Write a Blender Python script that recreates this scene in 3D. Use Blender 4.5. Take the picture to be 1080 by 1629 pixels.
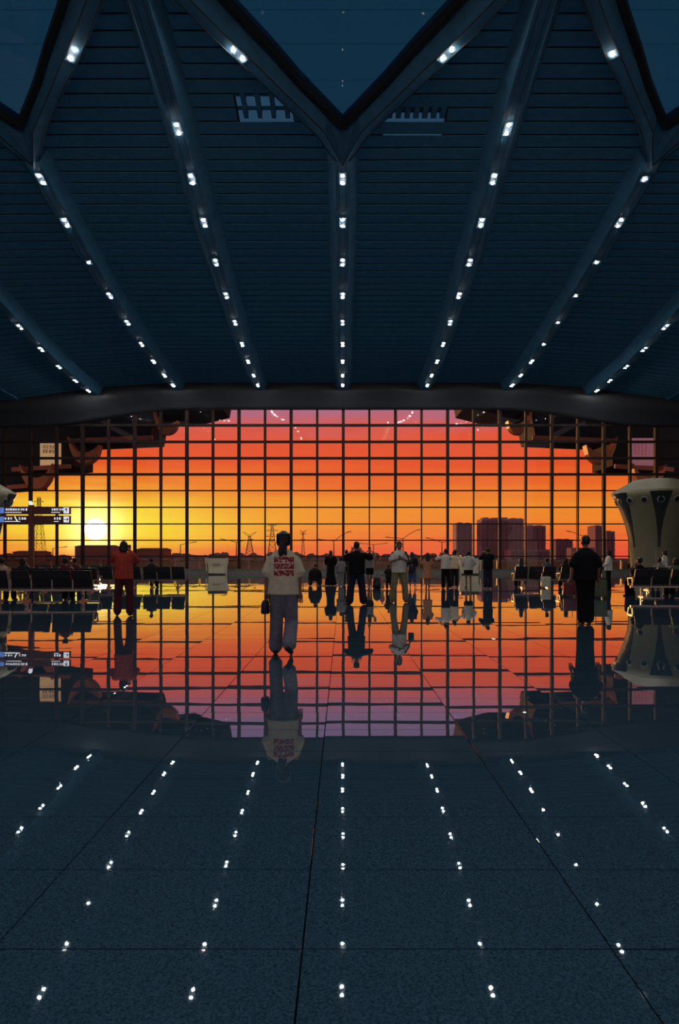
import bpy, bmesh, math, random
import numpy as np
from mathutils import Vector, Matrix

for _o in list(bpy.data.objects):
    bpy.data.objects.remove(_o)
scene = bpy.context.scene
C = scene.collection
random.seed(7)

# ------------------------------------------------------------------ camera
F = 1150.0            # focal length in pixels of the 1080 x 1629 frame
CX, CY, HC = 545.0, 888.0, 1.30
WALL = 61.0           # distance of the glass wall
cam_d = bpy.data.cameras.new('camera')
cam = bpy.data.objects.new('camera', cam_d)
C.objects.link(cam)
cam.location = (0, 0, HC)
cam.rotation_euler = (math.radians(90), 0, 0)
cam_d.sensor_fit = 'HORIZONTAL'
cam_d.sensor_width = 36
cam_d.lens = F / 1080 * 36
cam_d.shift_x = (540 - CX) / 1080
cam_d.shift_y = (CY - 814.5) / 1080
cam_d.clip_end = 6000
scene.camera = cam

# ------------------------------------------------------------------ sky
SUN = Vector(((152 - CX) / F, 1.0, (888 - 842) / F)).normalized()
world = bpy.data.worlds.new('dusk_sky')
scene.world = world
world.use_nodes = True
wn, wl = world.node_tree.nodes, world.node_tree.links
wn.clear()

def wmath(op, a, b=None, c=None, clamp=False):
    n = wn.new('ShaderNodeMath'); n.operation = op; n.use_clamp = clamp
    for i, v in enumerate((a, b, c)):
        if v is None: continue
        if isinstance(v, (int, float)): n.inputs[i].default_value = v
        else: wl.new(v, n.inputs[i])
    return n.outputs[0]

def wramp(fac, stops):
    n = wn.new('ShaderNodeValToRGB')
    el = n.color_ramp.elements
    while len(el) > 1: el.remove(el[0])
    el[0].position = stops[0][0]; el[0].color = (*stops[0][1], 1)
    for p, c in stops[1:]:
        e = el.new(p); e.color = (*c, 1)
    wl.new(fac, n.inputs[0])
    return n.outputs[0]

def wmix(f, a, b, mode='MIX'):
    n = wn.new('ShaderNodeMix'); n.data_type = 'RGBA'; n.blend_type = mode
    for i, v in ((0, f), (6, a), (7, b)):
        if isinstance(v, (int, float)): n.inputs[i].default_value = v
        elif isinstance(v, tuple): n.inputs[i].default_value = (*v, 1)
        else: wl.new(v, n.inputs[i])
    return n.outputs[2]

tc = wn.new('ShaderNodeTexCoord')
sp = wn.new('ShaderNodeSeparateXYZ'); wl.new(tc.outputs['Generated'], sp.inputs[0])
dx, dy, dz = sp.outputs
vd = wn.new('ShaderNodeVectorMath'); vd.operation = 'DOT_PRODUCT'
wl.new(tc.outputs['Generated'], vd.inputs[0]); vd.inputs[1].default_value = SUN
dot = vd.outputs['Value']
az = wmath('ARCTAN2', dx, dy)
daz = wmath('SUBTRACT', az, math.atan2(SUN.x, SUN.y))
# streaky cloud field
mp = wn.new('ShaderNodeMapping'); mp.inputs['Scale'].default_value = (3.5, 3.5, 55)
wl.new(tc.outputs['Generated'], mp.inputs[0])
nz = wn.new('ShaderNodeTexNoise'); nz.inputs['Scale'].default_value = 1.6
nz.inputs['Detail'].default_value = 5; nz.inputs['Roughness'].default_value = .55
wl.new(mp.outputs[0], nz.inputs['Vector'])
cloud = wmath('SUBTRACT', nz.outputs['Fac'], 0.5)
ez = wmath('MULTIPLY_ADD', cloud, 0.040, dz)
west = wramp(ez, [(0.0, (.80, .075, .045)), (.022, (.84, .12, .035)), (.045, (.86, .21, .028)), (.068, (.87, .26, .025)),
                  (.098, (.83, .15, .022)), (.13, (.79, .088, .022)), (.160, (.76, .092, .034)), (.178, (.64, .11, .095)), (.195, (.49, .14, .19)),
                  (.215, (.34, .17, .30)), (.24, (.26, .18, .34)), (.31, (.11, .10, .20)), (.42, (.018, .050, .092)), (1.0, (.010, .034, .062))])
east = wramp(ez, [(0.0, (.42, .30, .25)), (.14, (.36, .26, .25)), (.33, (.05, .07, .12)), (.5, (.016, .045, .085)), (1.0, (.010, .034, .062))])
caz = wmath('COSINE', daz)
wf = wn.new('ShaderNodeMapRange'); wf.interpolation_type = 'SMOOTHSTEP'
wf.inputs['From Min'].default_value = -0.35; wf.inputs['From Max'].default_value = 0.55
wl.new(caz, wf.inputs['Value'])
sky = wmix(wf.outputs[0], east, west)
def gauss(cx_, sx, ce, se):
    a = wmath('POWER', wmath('DIVIDE', wmath('ABSOLUTE', wmath('SUBTRACT', daz, cx_)), sx), 2)
    b = wmath('POWER', wmath('DIVIDE', wmath('ABSOLUTE', wmath('SUBTRACT', ez, ce)), se), 2)
    return wmath('EXPONENT', wmath('MULTIPLY', wmath('ADD', a, b), -1))
sky = wmix(wmath('MULTIPLY', gauss(.06, .30, .050, .042), .85), sky, (.90, .36, .03))
sky = wmix(wmath('MULTIPLY', gauss(.0, .16, .046, .034), .95), sky, (1.0, .80, .055))
ang = wmath('ARCCOSINE', wmath('MINIMUM', dot, 1.0))
halo = wmath('EXPONENT', wmath('MULTIPLY', wmath('POWER', wmath('DIVIDE', ang, .030), 2), -1))
sky = wmix(1.0, sky, wmix(halo, (0, 0, 0), (1.2, 1.0, .5)), 'ADD')
disc = wn.new('ShaderNodeMapRange'); disc.inputs['From Min'].default_value = .0145; disc.inputs['From Max'].default_value = .0115
wl.new(ang, disc.inputs['Value'])
sky = wmix(1.0, sky, wmix(disc.outputs[0], (0, 0, 0), (9, 8, 6)), 'ADD')
bg = wn.new('ShaderNodeBackground'); bg.inputs['Strength'].default_value = 1.12
wl.new(sky, bg.inputs['Color'])
wo = wn.new('ShaderNodeOutputWorld'); wl.new(bg.outputs[0], wo.inputs['Surface'])

# ------------------------------------------------------------------ sun, exposure
sd = bpy.data.lights.new('sun', 'SUN'); sd.energy = 1.2; sd.color = (1.0, .42, .12); sd.angle = math.radians(.9)
sun = bpy.data.objects.new('sun', sd); C.objects.link(sun)
sun.rotation_euler = SUN.to_track_quat('Z', 'Y').to_euler()
sun.location = (0, 0, 60)
LAMP_STRENGTH = 850.0     # radiance of the downlight lenses
vs = scene.view_settings
vs.view_transform = 'Standard'; vs.look = 'None'; vs.exposure = 0.0; vs.gamma = 1.0; vs.use_curve_mapping = False

# ------------------------------------------------------------------ materials
MATS = {}
def M(name, col, rough=.5, metal=0.0, var=.18, scale=9.0, spec=.5, emis=0.0, coat=0.0, bump=0.0, ior=1.5):
    if name in MATS: return MATS[name]
    m = bpy.data.materials.new(name); m.use_nodes = True
    nt = m.node_tree; b = nt.nodes['Principled BSDF']
    t = nt.nodes.new('ShaderNodeTexCoord'); n = nt.nodes.new('ShaderNodeTexNoise')
    n.inputs['Scale'].default_value = scale; n.inputs['Detail'].default_value = 4
    nt.links.new(t.outputs['Object'], n.inputs['Vector'])
    r = nt.nodes.new('ShaderNodeValToRGB')
    r.color_ramp.elements[0].position = .3; r.color_ramp.elements[1].position = .7
    r.color_ramp.elements[0].color = (*[c * (1 - var) for c in col], 1)
    r.color_ramp.elements[1].color = (*[min(1, c * (1 + var)) for c in col], 1)
    nt.links.new(n.outputs['Fac'], r.inputs[0]); nt.links.new(r.outputs[0], b.inputs['Base Color'])
    b.inputs['Roughness'].default_value = rough; b.inputs['Metallic'].default_value = metal
    b.inputs['Specular IOR Level'].default_value = spec; b.inputs['IOR'].default_value = ior
    b.inputs['Coat Weight'].default_value = coat; b.inputs['Coat Roughness'].default_value = .008; b.inputs['Coat IOR'].default_value = 1.6
    if emis:
        nt.links.new(r.outputs[0], b.inputs['Emission Color']); b.inputs['Emission Strength'].default_value = emis
    if bump:
        bp = nt.nodes.new('ShaderNodeBump'); bp.inputs['Strength'].default_value = bump; bp.inputs['Distance'].default_value = .02
        nt.links.new(n.outputs['Fac'], bp.inputs['Height']); nt.links.new(bp.outputs[0], b.inputs['Normal'])
    MATS[name] = m
    return m

def glass_mat(name, tint, refl=1.0):
    m = bpy.data.materials.new(name); m.use_nodes = True; nt = m.node_tree; nt.nodes.clear()
    out = nt.nodes.new('ShaderNodeOutputMaterial'); mx = nt.nodes.new('ShaderNodeMixShader')
    tr = nt.nodes.new('ShaderNodeBsdfTransparent'); gl = nt.nodes.new('ShaderNodeBsdfGlossy'); gl.inputs['Roughness'].default_value = 0.0
    t = nt.nodes.new('ShaderNodeTexCoord'); n = nt.nodes.new('ShaderNodeTexNoise'); n.inputs['Scale'].default_value = .7
    nt.links.new(t.outputs['Object'], n.inputs['Vector'])
    r = nt.nodes.new('ShaderNodeValToRGB')
    r.color_ramp.elements[0].color = (*[c * .96 for c in tint], 1); r.color_ramp.elements[1].color = (*tint, 1)
    nt.links.new(n.outputs['Fac'], r.inputs[0]); nt.links.new(r.outputs[0], tr.inputs[0])
    fr = nt.nodes.new('ShaderNodeFresnel'); fr.inputs[0].default_value = 1.5
    ge = nt.nodes.new('ShaderNodeNewGeometry')
    inv = nt.nodes.new('ShaderNodeMath'); inv.operation = 'SUBTRACT'; inv.inputs[0].default_value = refl
    ml = nt.nodes.new('ShaderNodeMath'); ml.operation = 'MULTIPLY'; ml.use_clamp = True
    nt.links.new(ge.outputs['Backfacing'], inv.inputs[1]); nt.links.new(inv.outputs[0], ml.inputs[0]); nt.links.new(fr.outputs[0], ml.inputs[1])
    nt.links.new(ml.outputs[0], mx.inputs[0]); nt.links.new(tr.outputs[0], mx.inputs[1]); nt.links.new(gl.outputs[0], mx.inputs[2])
    nt.links.new(mx.outputs[0], out.inputs[0])
    MATS[name] = m
    return m

def floor_mat():
    m = M('polished_granite', (.016, .046, .080), rough=.010, var=.0, spec=.5, ior=1.55, coat=.55)
    
    nt = m.node_tree; b = nt.nodes['Principled BSDF']
    g = nt.nodes.new('ShaderNodeNewGeometry')
    n1 = nt.nodes.new('ShaderNodeTexNoise'); n1.inputs['Scale'].default_value = 95; n1.inputs['Detail'].default_value = 3
    n2 = nt.nodes.new('ShaderNodeTexVoronoi'); n2.inputs['Scale'].default_value = 140
    nt.links.new(g.outputs['Position'], n1.inputs['Vector']); nt.links.new(g.outputs['Position'], n2.inputs['Vector'])
    ad = nt.nodes.new('ShaderNodeMath'); ad.operation = 'MULTIPLY_ADD'; ad.inputs[1].default_value = .5
    nt.links.new(n2.outputs['Color'], ad.inputs[0]); nt.links.new(n1.outputs['Fac'], ad.inputs[2])
    r = nt.nodes.new('ShaderNodeValToRGB')
    e = r.color_ramp.elements
    e[0].position = .48; e[0].color = (.027, .060, .088, 1)
    e[1].position = .95; e[1].color = (.072, .152, .22, 1)
    e2 = e.new(.68); e2.color = (.040, .093, .140, 1)
    nt.links.new(ad.outputs[0], r.inputs[0]); nt.links.new(r.outputs[0], b.inputs['Base Color'])
    # shallow undulation of the polish
    n3 = nt.nodes.new('ShaderNodeTexNoise'); n3.inputs['Scale'].default_value = 1.3; n3.inputs['Detail'].default_value = 2
    nt.links.new(g.outputs['Position'], n3.inputs['Vector'])
    bp = nt.nodes.new('ShaderNodeBump'); bp.inputs['Strength'].default_value = .08; bp.inputs['Distance'].default_value = .004
    nt.links.new(n3.outputs['Fac'], bp.inputs['Height'])
    nt.links.new(bp.outputs[0], b.inputs['Normal']); nt.links.new(bp.outputs[0], b.inputs['Coat Normal'])
    return m

# ------------------------------------------------------------------ mesh helpers
class MB:
    def __init__(s): s.v = []; s.f = []
    def add(s, vs, fs):
        k = len(s.v); s.v += [tuple(p) for p in vs]; s.f += [tuple(i + k for i in f) for f in fs]
    def box(s, x0, x1, y0, y1, z0, z1):
        s.hexa([(x0, y0, z0), (x1, y0, z0), (x1, y1, z0), (x0, y1, z0), (x0, y0, z1), (x1, y0, z1), (x1, y1, z1), (x0, y1, z1)])
        return s
    def hexa(s, p):
        s.add(p, [(0, 3, 2, 1), (4, 5, 6, 7), (0, 1, 5, 4), (1, 2, 6, 5), (2, 3, 7, 6), (3, 0, 4, 7)])
        return s
    def bar(s, a, b, w, h=None, up=(0, 0, 1)):
        h = h or w
        a, b = Vector(a), Vector(b); d = (b - a)
        if d.length < 1e-6: return s
        d.normalize(); u = Vector(up)
        if abs(d.dot(u)) > .98: u = Vector((0, 1, 0))
        x = d.cross(u).normalized() * w / 2; y = x.normalized().cross(d).normalized() * h / 2
        s.hexa([a - x - y, a + x - y, b + x - y, b - x - y, a - x + y, a + x + y, b + x + y, b - x + y])
        return s
    def tube(s, pts, rad, n=8, cap=True):
        pts = [Vector(p) for p in pts]
        if isinstance(rad, (int, float)): rad = [rad] * len(pts)
        rings = []
        ref = None
        for i, p in enumerate(pts):
            d = (pts[min(i + 1, len(pts) - 1)] - pts[max(i - 1, 0)]).normalized()
            if ref is None: ref = Vector((0, 0, 1)) if abs(d.z) < .9 else Vector((0, 1, 0))
            x = d.cross(ref).normalized(); y = x.cross(d).normalized(); ref = y
            rings.append([p + (x * math.cos(t) + y * math.sin(t)) * rad[i] for t in [2 * math.pi * j / n for j in range(n)]])
        s.loft(rings, cap); return s
    def loft(s, rings, cap=True):
        n = len(rings[0]); vs = [p for r in rings for p in r]; fs = []
        for i in range(len(rings) - 1):
            for j in range(n):
                k = (j + 1) % n
                fs.append((i * n + j, i * n + k, (i + 1) * n + k, (i + 1) * n + j))
        if cap:
            fs.append(tuple(range(n))[::-1]); fs.append(tuple((len(rings) - 1) * n + j for j in range(n)))
        s.add(vs, fs); return s
    def lathe(s, prof, n=24, c=(0, 0, 0), cap=True):
        rings = [[(c[0] + r * math.cos(2 * math.pi * j / n), c[1] + r * math.sin(2 * math.pi * j / n), c[2] + z) for j in range(n)] for r, z in prof]
        s.loft(rings, cap); return s
    def prism(s, poly, z0, z1):
        n = len(poly)
        s.loft([[(x, y, z0) for x, y in poly], [(x, y, z1) for x, y in poly]]); return s
    def xprism(s, poly, y0, y1):       # polygon in XZ extruded along Y
        s.loft([[(x, y0, z) for x, z in poly], [(x, y1, z) for x, z in poly]]); return s
    def ball(s, c, rx, ry, rz, n=10, m=6):
        rings = []
        for i in range(1, m):
            t = math.pi * i / m
            rings.append([(c[0] + rx * math.sin(t) * math.cos(2 * math.pi * j / n), c[1] + ry * math.sin(t) * math.sin(2 * math.pi * j / n), c[2] - rz * math.cos(t)) for j in range(n)])
        s.loft(rings); return s
    def mesh(s, name):
        me = bpy.data.meshes.new(name); me.from_pydata(s.v, [], s.f); me.update(); return me
    def build(s, name, mat, parent=None, smooth=False, fix=True):
        me = s.mesh(name)
        if fix:
            bm = bmesh.new(); bm.from_mesh(me); bmesh.ops.recalc_face_normals(bm, faces=bm.faces); bm.to_mesh(me); bm.free()
        return obj(name, me, mat, parent, smooth)

def obj(name, me, mat, parent=None, smooth=False):
    if isinstance(mat, str): mat = MATS[mat]
    if len(me.materials) == 0: me.materials.append(mat)
    if smooth and me.polygons: me.polygons.foreach_set('use_smooth', [True] * len(me.polygons))
    o = bpy.data.objects.new(name, me); C.objects.link(o)
    if parent: o.parent = parent
    return o

def tag(o, label=None, cat=None, group=None, kind=None):
    if label: o['label'] = label
    if cat: o['category'] = cat
    if group: o['group'] = group
    if kind: o['kind'] = kind
    return o

def thing(name, label, cat, loc=(0, 0, 0), rz=0, group=None, kind=None):
    o = bpy.data.objects.new(name, None); C.objects.link(o)
    o.empty_display_size = .2
    o.location = loc; o.rotation_euler = (0, 0, rz)
    return tag(o, label, cat, group, kind)

def copy_tree(o, parent=None):
    c = o.copy(); C.objects.link(c); c.parent = parent
    for ch in list(o.children): copy_tree(ch, c)
    return c

def dup(o, loc, rz=0, label=None, group=None):
    c = copy_tree(o); c.location = loc; c.rotation_euler = (0, 0, rz)
    if label: c['label'] = label
    if group: c['group'] = group
    return c

def px(u, d): return (u - CX) * d / F
def pz(v, d): return HC + (CY - v) * d / F
def fd(v): return HC * F / (v - CY)          # distance of a floor point seen at row v

def lerp(a, b, t): return a + (b - a) * t
def sstep(a, b, x):
    t = max(0, min(1, (x - a) / (b - a))); return t * t * (3 - 2 * t)
ORD = ['first', 'second', 'third', 'fourth', 'fifth', 'sixth', 'seventh', 'eighth', 'ninth', 'tenth', 'eleventh', 'twelfth']

floor_mat()
M('ceiling_panel_navy', (.058, .190, .315), rough=.85, var=.12, scale=3, spec=.1)
M('ceiling_backing', (.010, .022, .034), rough=.8)
M('rib_navy', (.038, .132, .235), rough=.8, var=.1, scale=2, spec=.15)
M('gasket_black', (.006, .007, .009), rough=.7)
M('bulkhead_grey', (.024, .027, .036), rough=.6, var=.1, scale=1.5)
M('mullion_metal', (.020, .013, .013), rough=.65, spec=.2)
M('kerb_stone', (.16, .15, .13), rough=.5)
M('wall_dark', (.03, .04, .055), rough=.7)
M('joint_dark', (.004, .006, .008), rough=.9)
glass_mat('pane_glass', (.97, .97, .97), 1.0)
glass_mat('skylight_glass', (.55, .72, .76), 0.8)
# ================================================================== THE SETTING
# ---- floor: stone slabs on a dark bed
SLW, SLL, X0, Y0 = 1.03, .615, -.134, 4.25
floor = MB().box(-36, 36, -8, 61.4, -.30, -.03).build('floor', 'joint_dark')
tag(floor, 'polished dark blue granite floor mirroring the sunset and the ceiling lights', 'floor', kind='structure')
def slab_mesh():
    g = .003; w, l, h = SLW / 2 - g, SLL / 2 - g, .03
    c = .0012
    b = MB()
    b.add([(-w, -l, -h), (w, -l, -h), (w, l, -h), (-w, l, -h), (-w, -l, -c), (w, -l, -c), (w, l, -c), (-w, l, -c),
           (-w + c, -l + c, 0), (w - c, -l + c, 0), (w - c, l - c, 0), (-w + c, l - c, 0)],
          [(0, 1, 5, 4), (1, 2, 6, 5), (2, 3, 7, 6), (3, 0, 4, 7), (4, 5, 9, 8), (5, 6, 10, 9), (6, 7, 11, 10), (7, 4, 8, 11), (8, 9, 10, 11)])
    return b.mesh('floor_slab')
SLAB = slab_mesh(); SLAB.materials.append(MATS['polished_granite'])
rest = MB(); w, l = SLW / 2 - .0035, SLL / 2 - .0035
rng = random.Random(3)
for j in range(-20, 93):
    y = Y0 + SLL * (j + .5)
    if y > 60.9: break
    for i in range(-34, 35):
        x = X0 + SLW * (i + .5)
        if abs(x) > 34.5: continue
        t1, t2 = rng.gauss(0, .0009), rng.gauss(0, .0007)
        if 1.4 < y < 12.3 and abs(x) < .48 * y + 1.0:
            o = bpy.data.objects.new('slab', SLAB); C.objects.link(o); o.parent = floor
            o.location = (x, y, 0); o.rotation_euler = (t1, t2, 0)
        else:
            zz = lambda a, b_: a * -t2 + b_ * t1
            top = [(x + a, y + b_, zz(a, b_)) for a, b_ in ((-w, -l), (w, -l), (w, l), (-w, l))]
            bot = [(p[0], p[1], -.03) for p in top]
            rest.add(bot + top, [(4, 5, 6, 7), (0, 1, 5, 4), (1, 2, 6, 5), (2, 3, 7, 6), (3, 0, 4, 7)])
o = rest.build('slab_field', 'polished_granite', floor, fix=False); tag(o, kind='stuff')

# ---- ceiling profile (rib underside height over the floor as a function of distance)
PD = [-4, 8, 14, 20, 24, 26.3, 29.8, 32.6, 35.5, 38.65, 42.2, 45.9, 48.9, 51.7, 55, 58.3, 61.5]
PZ = [19.9, 19.6, 19.35, 19.0, 18.6, 18.3, 17.7, 17.1, 16.48, 15.88, 15.34, 14.88, 14.48, 14.18, 13.98, 13.88, 13.8]
def zc(x, y):
    return HC + float(np.interp(y, PD, PZ)) - 1.45 * sstep(15.5, 29, abs(x)) * sstep(28, 58, y) 
ceiling = MB().box(-34.5, 34.5, 60.2, 61.0, 15.55, 16.2).build('ceiling', 'wall_dark')
tag(ceiling, 'dark navy slatted hall ceiling with ribs forking around diamond skylights', 'ceiling', kind='structure')

RIBX = [-27.2, -20.4, -13.6, -6.8, 0, 6.8, 13.6, 20.4, 27.2]
FORK = {-13.6, 0, 13.6}
BW, TW, RH = .36, .86, .80     # half width of the strip, half width at the top, rib depth
# branch of a fork: strip centre offset and skylight edge offset as functions of distance
BD = [22.0, 24.2, 25.0, 26.3, 27.05, 28.5, 30.0, 30.9, 31.6, 32.6]
BX = [6.75, 5.24, 4.67, 3.77, 3.2, 2.12, 1.0, .42, .14, 0.0]
def brx(y): return float(np.interp(y, BD, BX))
def rib_section(x, y, bw, tw, rh):
    z = zc(x, y)
    return [(x - tw, y, z + rh), (x - bw, y, z + .06), (x - bw + .05, y, z), (x + bw - .05, y, z), (x + bw, y, z + .06), (x + tw, y, z + rh)]
for x in RIBX[1:-1]:
    y0 = 31.6 if x in FORK else -2
    ys = [y for y in np.arange(y0, 60.01, 1.2)] + [60.4]
    b = MB(); b.loft([rib_section(x, y, BW, TW, RH) for y in ys])
    b.build('rib', 'rib_navy', ceiling)
    # shadow groove along the strip
    g = MB()
    for sx in (-.15, .15):
        for k in range(len(ys) - 1):
            a, c = ys[k], ys[k + 1]
            g.hexa([(x + sx - .012, a, zc(x, a) - .004), (x + sx + .012, a, zc(x, a) - .004), (x + sx + .012, c, zc(x, c) - .004), (x + sx - .012, c, zc(x, c) - .004),
                    (x + sx - .012, a, zc(x, a) + .02), (x + sx + .012, a, zc(x, a) + .02), (x + sx + .012, c, zc(x, c) + .02), (x + sx - .012, c, zc(x, c) + .02)])
    g.build('rib_groove', 'gasket_black', ceiling)
# far half and near half of every skylight, with the forked branches around it
ES = [(0, 30.4), (.55, 29.7), (1.6, 28.3), (2.67, 26.7), (3.65, 25.3), (4.55, 23.9), (5.2, 22.6), (5.5, 21.2), (5.2, 19.8), (4.55, 18.5), (3.65, 17.1), (2.67, 15.7), (1.6, 14.1), (.55, 12.7), (0, 12.0)]
SS = [(0, 32.0), (.9, 30.1), (2.12, 28.5), (3.2, 27.05), (4.3, 25.6), (5.24, 24.2), (6.1, 22.9), (6.45, 21.2), (6.1, 19.5), (5.24, 18.2), (4.3, 16.8), (3.2, 15.3), (2.12, 13.9), (.9, 12.3), (0, 10.4)]
for cx in (-13.6, 0, 13.6):
    sky_o = thing('skylight', None, None); sky_o.parent = ceiling
    for sgn in (-1, 1):
        rings = []
        for (ex, ey), (sx, sy) in zip(ES, SS):
            n = Vector((sx - ex, sy - ey)); n.normalize()
            zs = zc(cx + sgn * sx, sy); ze = zc(cx + sgn * ex, ey)
            P = lambda off, dz_, bx=sx, by=sy, zb=zs: (cx + sgn * (bx + n.x * off), by + n.y * off, zb + dz_)
            r = [P(.58, .80), P(.26, .05), P(.22, 0), P(-.22, 0), P(-.27, .07), (cx + sgn * (ex + .12 * n.x), ey + .12 * n.y, ze + .62), (cx + sgn * ex, ey, ze + 1.1), (cx + sgn * (ex + .6 * n.x), ey + .6 * n.y, ze + 1.15)]
            # branches never cross the symmetry plane
            r = [(cx + sgn * max(0.0, sgn * (q[0] - cx)), q[1], q[2]) for q in r]
            rings.append(r)
        b = MB(); b.loft(rings); b.build('rib_branch', 'rib_navy', ceiling)
        gr = MB()
        for q in (2, 3):
            for ra, rb in zip(rings[:-1], rings[1:]): gr.bar(ra[q], rb[q], .03, .03)
        gr.build('rib_groove', 'gasket_black', ceiling)
        g = MB()
        for k in range(len(ES) - 1):
            (ax, ay), (bx, by) = ES[k], ES[k + 1]
            pa = (cx + sgn * ax, ay, zc(cx + sgn * ax, ay) + .60); pb = (cx + sgn * bx, by, zc(cx + sgn * bx, by) + .60)
            g.bar(pa, pb, .22, .30)
        g.build('skylight_frame', 'gasket_black', sky_o)
    poly = [(cx + x, y) for x, y in ES] + [(cx - x, y) for x, y in ES[1:-1][::-1]]
    b = MB(); n = len(poly)
    top = [(x, y, zc(x, y) + .80) for x, y in poly]; bot = [(x, y, zc(x, y) + .77) for x, y in poly]
    # glass made of mirrored strips so that it stays a clean thin sheet
    for k in range(len(ES) - 1):
        (ax, ay), (bx, by) = ES[k], ES[k + 1]
        za, zb = zc(cx, ay) + .75, zc(cx, by) + .75
        b.add([(cx - ax, ay, za), (cx + ax, ay, za), (cx + bx, by, zb), (cx - bx, by, zb)], [(0, 1, 2, 3)])
    go = b.build('skylight_pane', 'skylight_glass', sky_o, fix=False)
    sm = go.modifiers.new('thickness', 'SOLIDIFY'); sm.thickness = .03

# ---- slatted panels and the dark deck above them
PITCH = .70
cell = MB()
deck = MB()
def bay_bounds(k, y):
    a, c = RIBX[k], RIBX[k + 1]
    xa, xb = a + .42, c - .42
    if a in FORK and y < 32.6: xa = a + brx(y) + (.35 if y < 31.6 else .42)
    if c in FORK and y < 32.6: xb = c - brx(y) - (.35 if y < 31.6 else .42)
    return xa, xb
HOLES = {(3, 28): (-4.35, -2.05), (4, 29): (1.75, 4.2)}      # daylight gaps where slats are missing
npan = 0
pan_list = []
for k in range(8):
    j = 0
    y = 22.4
    while y < 60.2:
        y1 = y + PITCH
        xa0, xb0 = bay_bounds(k, y); xa1, xb1 = bay_bounds(k, y1)
        if min(xb0 - xa0, xb1 - xa1) > .15:
            pan_list.append((k, y, y1, xa0, xb0, xa1, xb1))
        y = y1
def slat(b, xs0, xe0, xs1, xe1, y, y1):
    t = .035
    up = RH - .22
    pts = []
    for dz0, dz1 in ((up - .045, up), (up - .045 + t, up + t)):
        for (x, yy, dd) in ((xs0, y + .045, dz0), (xe0, y + .045, dz0), (xe1, y1 + .0, dz1), (xs1, y1 + .0, dz1)):
            pts.append((x, yy, zc(x, yy) + dd))
    b.hexa(pts)
for (k, y, y1, xa0, xb0, xa1, xb1) in pan_list:
    vis = y < 46.5 and k not in (0, 7)
    hole = None
    if k == 3 and 28.0 <= y < 29.4: hole = (-4.35, -2.05)
    if k == 4 and 29.35 <= y < 30.05: hole = (1.75, 4.3)
    pieces = [(xa0, xb0, xa1, xb1)]
    if hole: pieces = [(xa0, hole[0], xa1, hole[0]), (hole[1], xb0, hole[1], xb1)]
    for p in pieces:
        if p[1] - p[0] < .1: continue
        if vis and npan < 296:
            b = MB(); slat(b, p[0], p[1], p[2], p[3], y, y1); b.build('panel', 'ceiling_panel_navy', ceiling, fix=False); npan += 1
        else:
            slat(cell, p[0], p[1], p[2], p[3], y, y1)
    # deck
    zu = RH + .12
    segs = [(xa0 - .35, xb0 + .35)]
    gap = (-4.35, -2.05) if k == 3 and 28.0 <= y < 30.2 else (1.75, 4.3) if k == 4 and 30.0 <= y < 30.8 else None
    if gap: segs = [(xa0 - .35, gap[0]), (gap[1], xb0 + .35)]
    for a, c in segs:
        deck.hexa([(a, y, zc(a, y) + zu), (c, y, zc(c, y) + zu), (c, y1, zc(c, y1) + zu), (a, y1, zc(a, y1) + zu),
                   (a, y, zc(a, y) + zu + .1), (c, y, zc(c, y) + zu + .1), (c, y1, zc(c, y1) + zu + .1), (a, y1, zc(a, y1) + zu + .1)])
    if hole:    # bars left across the gap
        n = 4 if k == 3 else 7
        for q in range(n):
            xx = lerp(hole[0], hole[1], (q + .6) / n)
            cell.box(xx - (.09 if k == 3 else .13), xx + .09, y, y1, zc(xx, y) + RH - .26, zc(xx, y) + RH + .05)
        cell.box(hole[0], hole[1], y + .28, y + .40, zc(hole[0], y) + RH - .1, zc(hole[0], y) + RH)
o = cell.build('slat_field', 'ceiling_panel_navy', ceiling, fix=False); tag(o, kind='stuff')
o = deck.build('roof_deck', 'ceiling_backing', ceiling, fix=False)
# solid shoulders between neighbouring skylights and the outer edge bands
b = MB()
for x in (-6.8, 6.8, -20.4, 20.4):
    for (y, y1) in ((10.0, 14), (14, 18), (18, 22.6)):
        hw = 1.3 if y < 18 else 1.25
        b.hexa([(x - hw, y, zc(x, y) + .72), (x + hw, y, zc(x, y) + .72), (x + hw, y1, zc(x, y1) + .72), (x - hw, y1, zc(x, y1) + .72),
                (x - hw, y, zc(x, y) + 1.0), (x + hw, y, zc(x, y) + 1.0), (x + hw, y1, zc(x, y1) + 1.0), (x - hw, y1, zc(x, y1) + 1.0)])
b.build('roof_shoulder', 'ceiling_panel_navy', ceiling)
b = MB()
for s in (-1, 1):
    for y in np.arange(-2, 60, 3.0):
        y1 = y + 3.0
        xs = [26.6, 30.6, 34.6]
        for a, c in zip(xs[:-1], xs[1:]):
            b.hexa([(s * a, y, zc(a, y) + .5), (s * c, y, zc(c, y) + .5), (s * c, y1, zc(c, y1) + .5), (s * a, y1, zc(a, y1) + .5),
                    (s * a, y, zc(a, y) + .8), (s * c, y, zc(c, y) + .8), (s * c, y1, zc(c, y1) + .8), (s * a, y1, zc(a, y1) + .8)])
b.build('edge_band', 'ceiling_panel_navy', ceiling)

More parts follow.
